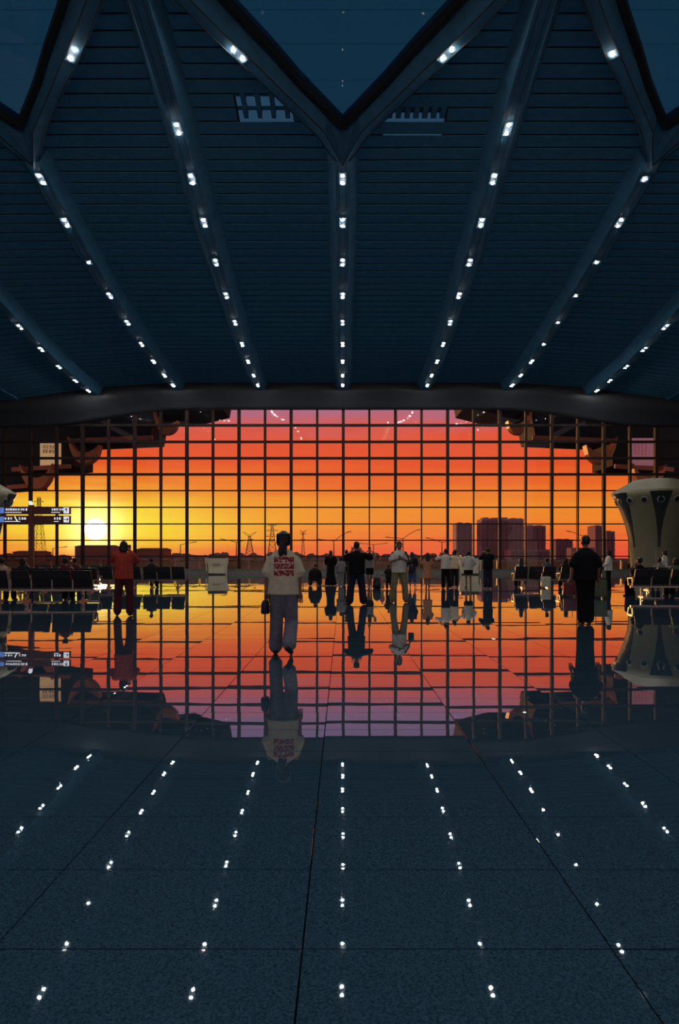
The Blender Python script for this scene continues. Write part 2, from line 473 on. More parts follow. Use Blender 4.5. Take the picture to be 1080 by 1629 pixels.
# ---- bulkhead over the glass, its lower edge sagging towards both sides
def ztop(x): return HC + 12.52 - 1.50 * sstep(13.0, 26.5, abs(x))
xs = list(np.arange(-34.5, 34.51, 1.0))
b = MB(); rings = []
for x in xs:
    z0 = ztop(x); z1 = zc(x, 60) + .9
    rings.append([(x, 60.95, z0 - .02), (x, 60.62, z0), (x, 60.45, z0 + .25), (x, 60.2, z0 + .75), (x, 59.7, min(z0 + 1.15, z1 - .2)), (x, 59.3, z1), (x, 61.3, z1 + .3), (x, 61.3, z0 + .3)])
b.loft(rings)
bh = b.build('trim_1', 'bulkhead_grey', None, smooth=True)
tag(bh, 'dark grey curved bulkhead running above the glass wall', 'bulkhead', kind='structure')

# ---- the glass wall
win = MB().box(-34.5, 34.5, 60.86, 61.18, 0.0, .12).build('window_1', 'mullion_metal')
tag(win, 'tall glass curtain wall with dark grid looking out on the sunset', 'window', kind='structure')
COLP = 41.42 * WALL / F
VX = [px(546, WALL) + COLP * i for i in range(-15, 16)]
VZ = [HC + (CY - v) * WALL / F for v in (885, 859.5, 833.5, 807, 780.5, 754.7, 729, 703, 676.7)]
for i, x in enumerate(VX):
    main = (i - 15) % 2 == 0
    b = MB(); w0 = .105 if main else .05
    top = ztop(x) + .35
    b.box(x - w0, x + w0, 60.80, 61.16, .12, VZ[4])
    w1 = .125 if main else .095
    b.box(x - w1, x + w1, 60.78, 61.16, VZ[4], top)
    b.box(x - .03, x + .03, 61.16, 61.30, .12, top)
    b.build('mullion', 'mullion_metal', win)
for k, z in enumerate(VZ):
    h = .045 if k < 5 else .095
    MB().box(-34.5, 34.5, 60.84, 61.14, z - h, z + h).build('transom', 'mullion_metal', win)
rg = random.Random(11)
zs = [.12] + VZ + [HC + 12.9]
PANES = {}
for r in range(len(zs) - 1):
    hh = (zs[r + 1] - zs[r]) / 2; key = round(hh, 2)
    me = MB().box(-COLP / 2 + .02, COLP / 2 - .02, -.012, .012, -hh + .015, hh - .015).mesh('glass_pane')
    me.materials.append(MATS['pane_glass'])
    for i in range(len(VX) - 1):
        x = (VX[i] + VX[i + 1]) / 2
        if zs[r] > ztop(x) + .1: continue
        o = bpy.data.objects.new('pane', me); C.objects.link(o); o.parent = win
        o.location = (x, 61.0, (zs[r] + zs[r + 1]) / 2)
        o.rotation_euler = (rg.gauss(0, .0030), 0, rg.gauss(0, .0030))
kerb = MB()
kerb.box(-34.5, 34.5, 60.30, 60.78, 0, .36)
kerb.box(-34.5, 34.5, 60.26, 60.80, .36, .40)
k_ = kerb.build('baseboard_front', 'kerb_stone'); tag(k_, 'low grey stone kerb along the foot of the glass wall', 'kerb', kind='structure')
for s, nm in ((-1, 'wall_left'), (1, 'wall_right')):
    b = MB(); b.box(s * 34.6, s * 35.0, -8, 61.4, -.3, 20.5)
    o = b.build(nm, 'wall_dark'); tag(o, 'dark side wall of the hall, %s of the glass wall' % ('left' if s < 0 else 'right'), 'wall', kind='structure')

# ================================================================== DOWNLIGHTS
M('lamp_housing', (.06, .13, .20), rough=.6)
LAMP = bpy.data.materials.new('lamp_lens'); LAMP.use_nodes = True
nt = LAMP.node_tree; bb = nt.nodes['Principled BSDF']
bb.inputs['Base Color'].default_value = (.8, .9, 1, 1)
tcn = nt.nodes.new('ShaderNodeTexCoord'); gn = nt.nodes.new('ShaderNodeTexNoise'); gn.inputs['Scale'].default_value = 12
nt.links.new(tcn.outputs['Object'], gn.inputs['Vector'])
mr = nt.nodes.new('ShaderNodeMapRange'); mr.inputs['To Min'].default_value = LAMP_STRENGTH * .9; mr.inputs['To Max'].default_value = LAMP_STRENGTH * 1.1
nt.links.new(gn.outputs['Fac'], mr.inputs['Value']); nt.links.new(mr.outputs[0], bb.inputs['Emission Strength'])
bb.inputs['Emission Color'].default_value = (1.0, .96, .88, 1)
LAMP_D = [60.2, 58.0, 55.2, 52.0, 48.9, 45.7, 42.2, 38.75, 35.5, 32.6, 29.8]
def make_lamp(n=2):
    t = thing('twin_downlight' if n == 2 else 'single_downlight', 'x', 'ceiling light')
    offs = (-.23, .23) if n == 2 else (0,)
    hl = .38 if n == 2 else .2
    MB().box(-.17, .17, -hl, hl, -.012, .05).build('housing', 'lamp_housing', t)
    lens = None
    for o_ in offs:
        b = MB(); b.lathe([(.060, 0), (.057, -.010), (.042, -.021), (.012, -.026)], 12, (0, o_, -.012))
        le = b.build('lens', LAMP, t)
    return t
twin = make_lamp(2); single = make_lamp(1)
twin_used = single_used = False
def put_lamp(x, y, rz, label, group, kind=2):
    global twin_used, single_used
    sl = math.atan2(zc(x, y + .5) - zc(x, y - .5), 1.0)
    if kind == 2:
        o = copy_tree(twin) if twin_used else twin; twin_used = True
    else:
        o = copy_tree(single) if single_used else single; single_used = True
    o.location = (x, y, zc(x, y) - .012)
    o.rotation_euler = (sl, 0, rz)
    o['label'] = label; o['group'] = group
    return o
RN = {0: 'centre ceiling rib', -6.8: 'ceiling rib left of centre', 6.8: 'ceiling rib right of centre', -13.6: 'second ceiling rib to the left',
      13.6: 'second ceiling rib to the right', -20.4: 'outermost left ceiling rib', 20.4: 'outermost right ceiling rib'}
for x in (-20.4, -13.6, -6.8, 0, 6.8, 13.6, 20.4):
    for i, y in enumerate(LAMP_D):
        if y < 31 and x in FORK: continue
        if abs(x) > 20 and y < 44: continue
        if abs(x) > 13 and y < 31: continue
        sng = x == 13.6 and i in (5, 6, 7, 9, 4) or (x == -13.6 and i == 7)
        put_lamp(x, y, 0, '%s downlight on the %s, %s from the glass wall' % ('single' if sng else 'twin', RN[x], ORD[i]), 'downlights on the ceiling ribs', 1 if sng else 2)
for cx, nm in ((-13.6, 'left skylight'), (0, 'middle skylight'), (13.6, 'right skylight')):
    for s in (-1, 1):
        x = cx + s * 3.80; y = 26.25
        if abs(x) > 13.6: continue
        sng = cx == 13.6
        put_lamp(x, y, s * math.radians(37), '%s downlight on the branch along the %s edge of the %s' % ('single' if sng else 'twin', 'left' if s < 0 else 'right', nm), 'downlights on the skylight branches', 1 if sng else 2)
for x in (-20.4, -6.8, 6.8, 20.4):
    for i, y in enumerate((17.5, 13.5, 9.5, 5.5, 1.5)):
        put_lamp(x, y, 0, 'twin downlight on the %s, %s one above the viewpoint' % (RN[x], ORD[i]), 'downlights above the viewpoint')
if not single_used:
    for ch in list(single.children): bpy.data.objects.remove(ch)
    bpy.data.objects.remove(single)
# ================================================================== OUTSIDE
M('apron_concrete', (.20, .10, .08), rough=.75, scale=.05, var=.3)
M('tower_block', (.66, .27, .31), rough=.8, scale=.05, var=.12)  # reddish haze of the distance mixed into the tower colours
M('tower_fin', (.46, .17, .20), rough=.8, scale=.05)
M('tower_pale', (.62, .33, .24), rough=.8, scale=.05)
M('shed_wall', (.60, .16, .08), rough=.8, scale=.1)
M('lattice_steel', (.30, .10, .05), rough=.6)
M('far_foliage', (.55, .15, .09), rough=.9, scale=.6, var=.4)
M('canopy_dark', (.018, .014, .016), rough=.8)
M('canopy_fascia', (.62, .16, .08), rough=.5)  # lighter red-brown painted on for sun caught by the eave edges
M('bracket_lit_red', (.80, .25, .10), rough=.45)  # red glow of the sunlit brackets put into their colour
M('rail_steel', (.42, .30, .24), rough=.35, metal=.4)
M('rail_panel', (.34, .15, .09), rough=.45)
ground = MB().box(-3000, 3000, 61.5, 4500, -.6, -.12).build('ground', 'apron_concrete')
tag(ground, 'reddish paved apron stretching from the glass wall to the horizon', 'ground', kind='structure')
ledge = MB().box(-36, 36, 61.42, 66, -.12, .02).build('terrace', 'kerb_stone')
tag(ledge, 'narrow grey stone terrace outside the glass wall', 'terrace', kind='structure')

# balustrade along the terrace edge
bal = thing('balustrade', 'brown panelled balustrade with a pale top rail outside the glass wall', 'balustrade', (0, 64.2, .02))
MB().tube([(-34, 0, 1.16), (34, 0, 1.16)], .045, 6).build('top_rail', 'rail_steel', bal)
pm = MB().box(-1.02, 1.02, -.03, .03, .12, 1.0).mesh('rail_panel'); pm.materials.append(MATS['rail_panel'])
qm = MB().box(-.035, .035, -.035, .035, 0, 1.16).mesh('rail_post'); qm.materials.append(MATS['rail_steel'])
for i in range(-15, 16):
    o = obj('post', qm, 'rail_steel', bal); o.location = (i * 2.2 + .5, 0, 0)
    if i < 15:
        o = obj('panel', pm, 'rail_panel', bal); o.location = (i * 2.2 + 1.6, 0, 0)

# tiered canopies left and right beyond the glass
CD = 75.0
def canopy(s, label):
    t = thing('tiered_canopy', label, 'canopy', (s * 34, CD, -.12))
    ox, oz = s * 34, -.12
    def Q(u, v): return (s * (u - CX) * CD / F - ox, HC + (CY - v) * CD / F - oz)
    tiers = [([(836, 560), (836, 672), (842, 703), (962, 708), (975, 712), (975, 560)], (836, 703, 962, 708)),
             ([(962, 560), (962, 745), (1052, 751), (1060, 560)], (962, 747, 1052, 752)),
             ([(1040, 560), (1040, 774), (1145, 782), (1150, 560)], (1028, 777, 1130, 785)),
             ([(720, 560), (735, 652), (795, 667), (838, 664), (838, 560)], None)]
    for k, (poly, fas) in enumerate(tiers):
        b = MB(); b.xprism([Q(*p) for p in poly], -2.5 + k * .3, 3.5 + k * .3); b.build('roof_tier', 'canopy_dark', t)
        if fas:
            a, c = Q(fas[0], fas[1]), Q(fas[2], fas[3])
            b = MB(); b.bar((a[0], -2.7, a[1]), (c[0], -2.7, c[1]), .25, .42); b.build('fascia', 'canopy_fascia', t)
    for (u, v, w, lh, rh) in ((815, 683, 38, .10, .62), (939, 724, 48, .16, .42), (1011, 762, 50, .34, .30)):
        n = 14; rings = []
        for i in range(n + 1):
            a = i / n; tt = (a - .5) * 2
            xx = u + w / 2 * tt
            rise = (rh * max(0, tt) ** 2.4 + lh * max(0, -tt) ** 2.4) * w
            yo = v + .42 * w * math.sqrt(max(0, 1 - abs(tt) ** 2.3)) - rise
            yi = v + .10 * w * (1 - tt * tt) - rise - .02 * w
            p, q = Q(xx, yo), Q(xx, yi)
            rings.append([(p[0], -3.4, p[1]), (q[0], -3.5, q[1]), (q[0], -2.2, q[1]), (p[0], -2.2, p[1])])
        b = MB(); b.loft(rings); b.build('upturned_bracket', 'bracket_lit_red', t)
    b = MB(); b.box(s * 4 - .5, s * 4 + .5, .5, 1.5, 0, Q(0, 560)[1]); b.build('column', 'canopy_dark', t)
    return t
canopy(-1, 'dark three-tiered canopy with upturned brackets beyond the left of the glass')
canopy(1, 'dark three-tiered canopy with upturned brackets beyond the right of the glass')

# glowing boards on the canopies standing in for hall signs reflected in the glass
M('reflection_cream', (.85, .50, .24), emis=.42, rough=.6, var=.08)
M('reflection_pink', (.52, .19, .24), emis=.34, rough=.6, var=.08)
M('ink_dark', (.10, .04, .03), rough=.6)
M('ink_red', (.55, .05, .08), rough=.6, emis=.2)
M('cable_black', (.02, .02, .02), rough=.6)
rgl = random.Random(5)
def glyph(b, x, y, z, s, depth=.02):
    """an illegible block character made of strokes, facing -Y"""
    for k in range(3):
        zz = z + s * (-.38 + .36 * k) + rgl.uniform(-.05, .05) * s
        w = s * rgl.uniform(.25, .45)
        b.box(x - w, x + w, y - depth, y, zz - .055 * s, zz + .055 * s)
    for k in range(rgl.choice((1, 2, 2))):
        xx = x + s * rgl.uniform(-.35, .35); h = s * rgl.uniform(.25, .48)
        b.box(xx - .06 * s, xx + .06 * s, y - depth, y, z - h, z + h)
def reflection(u0, u1, v0, v1, d, mat, ink, label, vertical):
    x0, x1, z0, z1 = px(u0, d), px(u1, d), pz(v1, d), pz(v0, d)
    t = thing('sign_reflection', label, 'reflection', ((x0 + x1) / 2, d, z0))
    w, h = (x1 - x0) / 2, z1 - z0
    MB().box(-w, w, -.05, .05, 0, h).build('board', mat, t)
    b = MB()
    for sx in (-.7, .7): b.box(sx * w - .06, sx * w + .06, .05, .30, h - .4, h - .25)
    b.build('fixing', 'cable_black', t)
    b = MB()
    if vertical:
        for c in range(4):
            for r in range(6): glyph(b, -w * .62 + c * w * .30, -.05, h * (.86 - r * .085), .19)
    else:
        for r in range(2):
            for c in range(5): glyph(b, -w * .62 + c * w * .31, -.05, h * (.78 - r * .17), .36)
    b.build('lettering', ink, t)
reflection(64, 97, 702, 743, 72.55, 'reflection_cream', 'ink_dark', 'glowing cream board for a sign banner with two lines of dark lettering', False)
reflection(1003, 1040, 697, 741, 72.55, 'reflection_pink', 'ink_red', 'glowing pale pink board for a sign banner with columns of red lettering', True)

# far housing towers
def tower(u0, u1, v, d, label, fins, steps=()):
    x0, x1, h = px(u0, d), px(u1, d), pz(v, d)
    w, dep = (x1 - x0) / 2, 22
    t = thing('housing_tower', label, 'building', ((x0 + x1) / 2, d, -.12))
    MB().box(-w, w, 0, dep, 0, h).build('wall', 'tower_block', t)
    b = MB()
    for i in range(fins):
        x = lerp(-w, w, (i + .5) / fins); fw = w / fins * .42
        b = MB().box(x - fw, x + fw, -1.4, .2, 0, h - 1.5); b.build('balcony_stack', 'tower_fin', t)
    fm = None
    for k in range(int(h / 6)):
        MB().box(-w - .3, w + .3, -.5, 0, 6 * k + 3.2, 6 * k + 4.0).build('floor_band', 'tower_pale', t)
    for (a, c, dv) in steps:
        xa, xc = px(a, d) - (x0 + x1) / 2, px(c, d) - (x0 + x1) / 2
        MB().box(xa, xc, 4, dep - 4, h, h + dv * d / F).build('roof_block', 'tower_block', t)
tower(726, 751, 832, 640, 'slim haze-reddened tower block, leftmost on the skyline', 3, ((729, 737, 1.5), (742, 748, 1.2)))
tower(766, 833, 825, 620, 'wide haze-reddened apartment slab, biggest block on the skyline', 9, ((770, 779, 2.5), (784, 794, 2.0), (799, 809, 2.5), (815, 823, 1.6), (826, 832, 1.2)))
tower(838, 868, 836, 660, 'haze-reddened tower block just right of the wide apartment slab', 4, ((842, 850, 1.5), (856, 864, 1.2)))
tower(884, 911, 858, 800, 'low distant apartment block behind the man in black', 5, ((888, 895, 1.2), (900, 907, 1.2)))
tower(947, 961, 836, 680, 'narrow dark tower block beside the white air tower', 2, ((950, 957, 1.2),))
tower(965, 978, 845, 720, 'pale topped tower block nearest the white air tower', 2, ((967, 974, 1.2),))
tower(812, 880, 874, 560, 'long low housing row in front of the skyline towers', 9)
tower(915, 946, 871, 560, 'short low housing row at the right of the skyline', 5)
# sheds of the depot on the left
def shed(u0, u1, v, d, label):
    x0, x1, h = px(u0, d), px(u1, d), pz(v, d); w = (x1 - x0) / 2
    t = thing('depot_shed', label, 'building', ((x0 + x1) / 2, d, -.12))
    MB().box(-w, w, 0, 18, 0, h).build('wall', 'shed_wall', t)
    b = MB(); b.add([(-w - .6, -.6, h), (w + .6, -.6, h), (w + .6, 18.6, h), (-w - .6, 18.6, h), (-w - .6, 9, h + .8), (w + .6, 9, h + .8)], [(0, 1, 5, 4), (2, 3, 4, 5), (1, 2, 5), (3, 0, 4), (3, 2, 1, 0)]); b.build('roof', 'tower_fin', t)
    for i in range(4):
        x = lerp(-w, w, (i + .5) / 4); MB().box(x - w * .15, x + w * .15, -.15, 0, .3, h * .6).build('door', 'tower_fin', t)
shed(119, 172, 869, 330, 'flat red depot shed right below the sun')
shed(217, 256, 874, 300, 'red depot shed right of the woman photographing the sun')
shed(20, 60, 878, 380, 'long low red shed behind the direction sign')

# pylons and masts
def pylon(u, v, d, bw, label, arms, style='lattice'):
    x, h = px(u, d), pz(v, d) + .12
    t = thing('pylon', label, 'pylon', (x, d, -.12))
    b = MB(); n = 7; th = .12 * d / 300
    P = lambda k, sx, sy: (sx * lerp(bw, bw * .22, min(1, k / n * 1.15)) / 2, sy * lerp(bw, bw * .22, min(1, k / n * 1.15)) / 2, h * k / n)
    for sx, sy in ((-1, -1), (1, -1), (1, 1), (-1, 1)):
        for k in range(n): b.bar(P(k, sx, sy), P(k + 1, sx, sy), th)
    for k in range(n):
        for (a, c) in (((-1, -1), (1, -1)), ((1, -1), (1, 1)), ((1, 1), (-1, 1)), ((-1, 1), (-1, -1))):
            b.bar(P(k, *a), P(k + 1, *c), th * .7); b.bar(P(k, *c), P(k + 1, *a), th * .7)
            b.bar(P(k + 1, *a), P(k + 1, *c), th * .7)
    b.build('lattice_mast', 'lattice_steel', t)
    for (fz, hw, up) in arms:
        b = MB(); b.bar((-hw, 0, h * fz + up), (0, 0, h * fz), th * 1.3); b.bar((hw, 0, h * fz + up), (0, 0, h * fz), th * 1.3)
        b.bar((-hw, 0, h * fz + up), (0, 0, h * fz + hw * .35), th); b.bar((hw, 0, h * fz + up), (0, 0, h * fz + hw * .35), th)
        b.build('cross_arm', 'lattice_steel', t)
pylon(62, 791, 300, 5.0, 'tall lattice pylon behind the direction sign', ((.93, 2.2, 0), (.85, 1.5, 0)))
pylon(433, 834, 520, 7.0, 'lattice pylon with three pairs of arms behind the walking woman', ((.97, 3.2, 0), (.82, 4.2, 0), (.66, 5.0, 0)))
pylon(397, 852, 520, 7.0, 'forked lattice pylon left of the walking woman', ((.93, 5.0, 4.0),))
pylon(482, 846, 300, 1.8, 'thin antenna mast right of the walking woman', ((.96, 1.4, 1.2), (.88, 1.3, 1.0), (.70, 1.0, .8)))

# street lamps
def street_lamp(u, v, d, arms, label):
    x, h = px(u, d), pz(v, d) + .12
    t = thing('street_lamp', label, 'street lamp', (x, d, -.12))
    MB().tube([(0, 0, 0), (0, 0, h)], [.14, .08], 6).build('pole', 'lattice_steel', t)
    for s, up in arms:
        MB().tube([(0, 0, h - .1), (s * 1.4, 0, h + up * .6), (s * 2.6, 0, h + up)], .06, 5).build('arm', 'lattice_steel', t)
        MB().bar((s * 2.5, 0, h + up), (s * 3.4, 0, h + up + .15), .3, .14).build('lamp_head', 'lattice_steel', t)
street_lamp(287, 866, 150, ((1, .4),), 'single-armed street lamp left of the flared counter')
street_lamp(376, 862, 150, ((-1, .5), (1, .4)), 'double-armed street lamp above the flared counter with red lettering')
street_lamp(531, 860, 140, ((1, 1.6), (-1, .2)), 'street lamp with one raised arm above the woman in the long black dress')
street_lamp(641, 856, 140, ((1, 1.5), (-1, .1)), 'street lamp with one raised arm beside the man in the white shirt')
street_lamp(703, 862, 150, ((-1, .7), (1, .3)), 'street lamp above the two people in white tops')
street_lamp(594, 866, 170, ((1, .2), (-1, .2)), 'small street lamp right of the man in black taking a picture')
street_lamp(84, 872, 170, ((1, .2),), 'small street lamp between the pylon and the sun')
street_lamp(927, 852, 150, ((-1, .8),), 'street lamp tip above the man in black')

# trees on the horizon
tm = []
for k in range(4):
    bm = bmesh.new(); bmesh.ops.create_icosphere(bm, subdivisions=2, radius=1)
    rr = random.Random(k)
    for v in bm.verts: v.co *= 1 + rr.uniform(-.22, .22)
    for v in bm.verts: v.co.z = max(-.9, v.co.z) + .9
    me = bpy.data.meshes.new('far_tree'); bm.to_mesh(me); bm.free(); me.materials.append(MATS['far_foliage']); tm.append(me)
rt = random.Random(21)
for i in range(78):
    u = 6 + i * 9.2 + rt.uniform(-2, 2)
    d = (262, 306, 352)[i % 3] if u < 724 else (482, 540, 600)[i % 3]
    if abs(u - 62) < 14 or 112 < u < 278: continue
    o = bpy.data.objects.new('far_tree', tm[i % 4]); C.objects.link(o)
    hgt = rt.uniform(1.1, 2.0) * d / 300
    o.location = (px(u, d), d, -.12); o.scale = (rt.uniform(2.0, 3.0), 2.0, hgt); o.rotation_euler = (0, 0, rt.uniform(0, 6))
    tag(o, 'small dark tree in the tree line on the horizon', 'tree', 'trees along the horizon')

# ================================================================== INSIDE: AIR TOWERS, SIGN, COUNTERS
M('tower_white', (.19, .17, .10), rough=.45, var=.06, scale=2)
M('slot_dark', (.025, .025, .022), rough=.3)
M('nozzle_ring', (.30, .30, .27), rough=.35, metal=.3)
M('hole_shade', (.004, .004, .004), rough=.8)
PROF = [(1.42, 0), (1.34, .25), (1.30, .9), (1.32, 1.6), (1.42, 2.4), (1.60, 3.2), (1.86, 3.95), (2.14, 4.55), (2.33, 4.88)]
def prad(z): return float(np.interp(z, [p[1] for p in PROF], [p[0] for p in PROF]))
def air_tower(x, d, label, rot):
    t = thing('air_supply_tower', label, 'air tower', (x, d, 0), rot)
    MB().lathe(PROF, 48).build('body', 'tower_white', t, smooth=True)
    MB().lathe([(2.33, 4.88), (2.28, 4.96), (1.25, 5.56), (1.05, 5.62)], 48).build('roof_cap', 'tower_white', t)
    for k in range(6):
        a0 = math.radians(60 * k - 83)
        rings = []
        for z in np.linspace(1.9, 4.84, 14):
            f = (z - 1.9) / 2.94
            hw = (.07 + .50 * f ** 2.1) / prad(z); r = prad(z)
            rings.append([((r + e) * math.cos(a0 + hw * q), (r + e) * math.sin(a0 + hw * q), z) for q, e in ((-1, .015), (-.5, .018), (0, .018), (.5, .018), (1, .015), (1, -.05), (0, -.05), (-1, -.05))])
        MB().loft(rings).build('dark_slot', 'slot_dark', t)
    for k in range(16):
        a0 = math.radians(22.5 * k - 83); z = 4.42; r = prad(z)
        n = Vector((math.cos(a0), math.sin(a0), -.38)).normalized(); c = Vector((r * math.cos(a0), r * math.sin(a0), z))
        ring = MB(); ring.tube([c - n * .06, c + n * .015, c + n * .03, c + n * .025, c + n * .0], [.20, .20, .185, .13, .12], 14, cap=False)
        o = ring.build('air_nozzle', 'nozzle_ring', t, smooth=True)
        MB().tube([c - n * .05, c + n * .034], .140, 12).build('throat_shade_disc', 'hole_shade', o)  # black disc filling the ring, painting the shade inside the nozzle
    b = MB(); b.box(-.02, .02, -1.335, -1.29, .1, 1.9); b.build('access_seam', 'nozzle_ring', t)
    return t
air_tower(px(1043, 40), 40.0, 'pale vase-shaped air supply tower with round nozzles and dark slots at the right', -math.radians(23.4))
air_tower(px(-46, 40), 40.0, 'pale air supply tower cut off by the left edge of the picture', math.radians(27))

# direction sign
M('sign_face', (.11, .02, .022), rough=.35)  # maroon holds the red flare veil lying over this side
M('sign_white', (.85, .88, .95), rough=.5, emis=.75, var=.03)
M('sign_blue', (.10, .20, .55), rough=.5, emis=.8)
M('sign_post', (.16, .05, .035), rough=.4, metal=.3)
SGD = 33.0
SX = px(50, SGD)
sg = thing('direction_sign', 'double-row lit direction sign on a post at the left', 'sign', (SX, SGD, 0))
MB().box(-.11, .11, -.08, .08, 0, 3.72).build('post', 'sign_post', sg)
MB().box(-.35, .35, -.3, .3, 0, .04).build('base_plate', 'sign_post', sg)
cm = MB(); cm.box(-.06, .06, -.12, .0, 3.72, 3.86); cm.ball((0, -.12, 3.84), .09, .09, .07); cm.build('camera_dome', 'sign_white', sg)
for side, (u0, u1) in (('l', (-6, 47)), ('r', (53, 112))):
    for row, (v0, v1) in enumerate(((806.5, 818), (820.5, 832.5))):
        x0, x1, z0, z1 = px(u0, SGD) - SX, px(u1, SGD) - SX, pz(v1, SGD), pz(v0, SGD)
        bx = MB().box(x0, x1, -.09, .09, z0, z1).build('sign_box', 'sign_face', sg)
        zc_ = (z0 + z1) / 2
        b = MB()
        if side == 'l':
            i0 = MB().box(x0 + .22, x0 + .40, -.105, -.09, zc_ - .13, zc_ + .13).build('pictogram', 'sign_blue', bx)
            n = 9 if row == 0 else 3
            xs_ = [x0 + .50 + k * .115 for k in range(n)] if row == 0 else [x0 + .48 + k * .13 for k in range(3)] + [x0 + 1.10 + k * .13 for k in range(3)]
            if row == 1:
                b.bar((x0 + .90, -.1, zc_ + .1), (x0 + 1.02, -.1, zc_ - .1), .02, .05); b.ball((x0 + .90, -.1, zc_ + .12), .03, .01, .03)
        else:
            xs_ = [x1 - .32 - k * .115 for k in range(5 if row == 0 else 4)]
            xs_ = xs_[1:] if row == 1 else xs_
            ab = MB().box(x1 - .27, x1 - .03, -.105, -.09, zc_ - .135, zc_ + .135).build('arrow_field', 'sign_white', bx)
            ar = MB(); ac = x1 - .15
            if row == 0:
                ar.bar((ac, -.108, zc_ - .09), (ac, -.108, zc_ + .09), .03, .006, up=(0, 1, 0)); ar.bar((ac, -.108, zc_ + .10), (ac - .07, -.108, zc_ + .02), .03, .006, up=(0, 1, 0)); ar.bar((ac, -.108, zc_ + .10), (ac + .07, -.108, zc_ + .02), .03, .006, up=(0, 1, 0))
            else:
                ar.bar((ac - .09, -.108, zc_), (ac + .09, -.108, zc_), .03, .006, up=(0, 1, 0)); ar.bar((ac + .10, -.108, zc_), (ac + .02, -.108, zc_ - .07), .03, .006, up=(0, 1, 0)); ar.bar((ac + .10, -.108, zc_), (ac + .02, -.108, zc_ + .07), .03, .006, up=(0, 1, 0))
            ar.build('arrow', 'sign_face', bx)
        for xx in xs_: glyph(b, xx, -.09, zc_ + .045, .115, .012)
        b.box(min(xs_) - .05, lerp(min(xs_), max(xs_), .75), -.10, -.09, zc_ - .105, zc_ - .075)
        b.build('lettering', 'sign_white', bx)

# flared counters by the glass
M('counter_white', (.66, .58, .40), rough=.5, var=.06)
M('counter_dark', (.03, .022, .02), rough=.5)
M('letter_red', (.45, .03, .03), rough=.5)
def counter(u, label, letters, d=57.5, w=.82, h=1.45):
    t = thing('flared_counter', label, 'counter', (px(u, d), d, 0))
    b = MB(); b.loft([[(-w * .8, -.45, 0), (w * .8, -.45, 0), (w * .8, .45, 0), (-w * .8, .45, 0)], [(-w * .82, -.47, .6), (w * .82, -.47, .6), (w * .82, .47, .6), (-w * .82, .47, .6)], [(-w, -.6, h - .15), (w, -.6, h - .15), (w, .6, h - .15), (-w, .6, h - .15)]]); b.build('body', 'counter_white', t)
    b = MB(); b.box(-w * .86, w * .86, -.5, .5, h - .15, h + .08); b.build('dark_top', 'counter_dark', t)
    for s in (-1, 1):
        b = MB(); b.bar((s * w * .95, -.62, .3), (s * w * 1.04, -.62, h - .12), .07, .07); b.build('corner_rib', 'counter_white', t)
    b = MB(); b.box(-w * .82, w * .82, -.51, -.44, 0, .1); b.build('plinth', 'counter_dark', t)
    if letters:
        b = MB()
        for k in range(4): glyph(b, -.24 + k * .16, -.545, .82, .14)
        b.build('lettering', 'letter_red', t)
    return t
counter(346.5, 'pale flared counter with dark top and small red lettering', True)
counter(746, 'pale flared counter behind the woman in the white hoodie', False)

# waiting benches
M('seat_black', (.020, .016, .016), rough=.42, var=.2)
M('bench_metal', (.28, .25, .23), rough=.3, metal=.8)
def bench(n, label):
    t = thing('waiting_bench', label, 'bench', group='rows of waiting benches')
    p = .62; L = n * p
    MB().box(-L / 2, L / 2, -.03, .05, .30, .37).build('beam', 'bench_metal', t)
    for i in range(n):
        x = -L / 2 + p * (i + .5)
        b = MB(); hw = p / 2 - .03
        b.loft([[(x - hw, -.17, .43), (x + hw, -.17, .43), (x + hw, -.13, .42), (x - hw, -.13, .42)], [(x - hw, -.27, .70), (x + hw, -.27, .70), (x + hw, -.23, .70), (x - hw, -.23, .70)],
                [(x - hw * .95, -.33, .93), (x + hw * .95, -.33, .93), (x + hw * .95, -.295, .935), (x - hw * .95, -.295, .935)]]); b.build('backrest', 'seat_black', t)
        b = MB(); b.hexa([(x - hw, -.16, .37), (x + hw, -.16, .37), (x + hw, .32, .40), (x - hw, .32, .40), (x - hw, -.16, .42), (x + hw, -.16, .42), (x + hw, .32, .46), (x - hw, .32, .46)]); b.build('seat', 'seat_black', t)
    for i in range(n + 1):
        x = -L / 2 + p * i
        b = MB(); b.bar((x, -.2, .64), (x, .22, .62), .05, .03); b.bar((x, -.18, .37), (x, -.2, .63), .04, .04); b.bar((x, .12, .37), (x, .2, .62), .04, .03); b.build('armrest', 'bench_metal', t)
    for x in (-L / 2 + p * .6, L / 2 - p * .6):
        b = MB(); b.bar((x, 0, .02), (x, .01, .32), .06, .06); b.bar((x, -.28, .02), (x, .30, .02), .06, .04); b.bar((x, -.25, .02), (x, 0, .2), .03, .03); b.build('leg', 'bench_metal', t)
    return t
b4 = bench(4, 'x'); b3 = bench(3, 'x')
used = {3: 0, 4: 0}
def put_bench(n, u_or_x, d, rz, label, isx=False):
    src = b4 if n == 4 else b3
    o = src if not used[n] else copy_tree(src)
    used[n] = 1
    o.location = (u_or_x if isx else px(u_or_x, d), d, 0); o.rotation_euler = (0, 0, rz); o['label'] = label
    return o
put_bench(4, -8.72, 21.9, 0, 'black four-seat bench nearest at the left, right-hand one of its row', True)
put_bench(4, -11.25, 21.9, 0, 'black four-seat bench nearest at the left, cut by the picture edge', True)
put_bench(3, -7.80, 31.8, 0, 'black three-seat bench right behind the woman photographing the sun, right end of its row', True)
put_bench(3, -9.72, 31.8, 0, 'black three-seat bench behind the woman photographing the sun, left one of its row', True)
put_bench(4, -10.3, 27.0, 0, 'black bench in the middle row between the left benches', True)
put_bench(4, -12.9, 27.0, 0, 'black bench in the middle row below the direction sign', True)
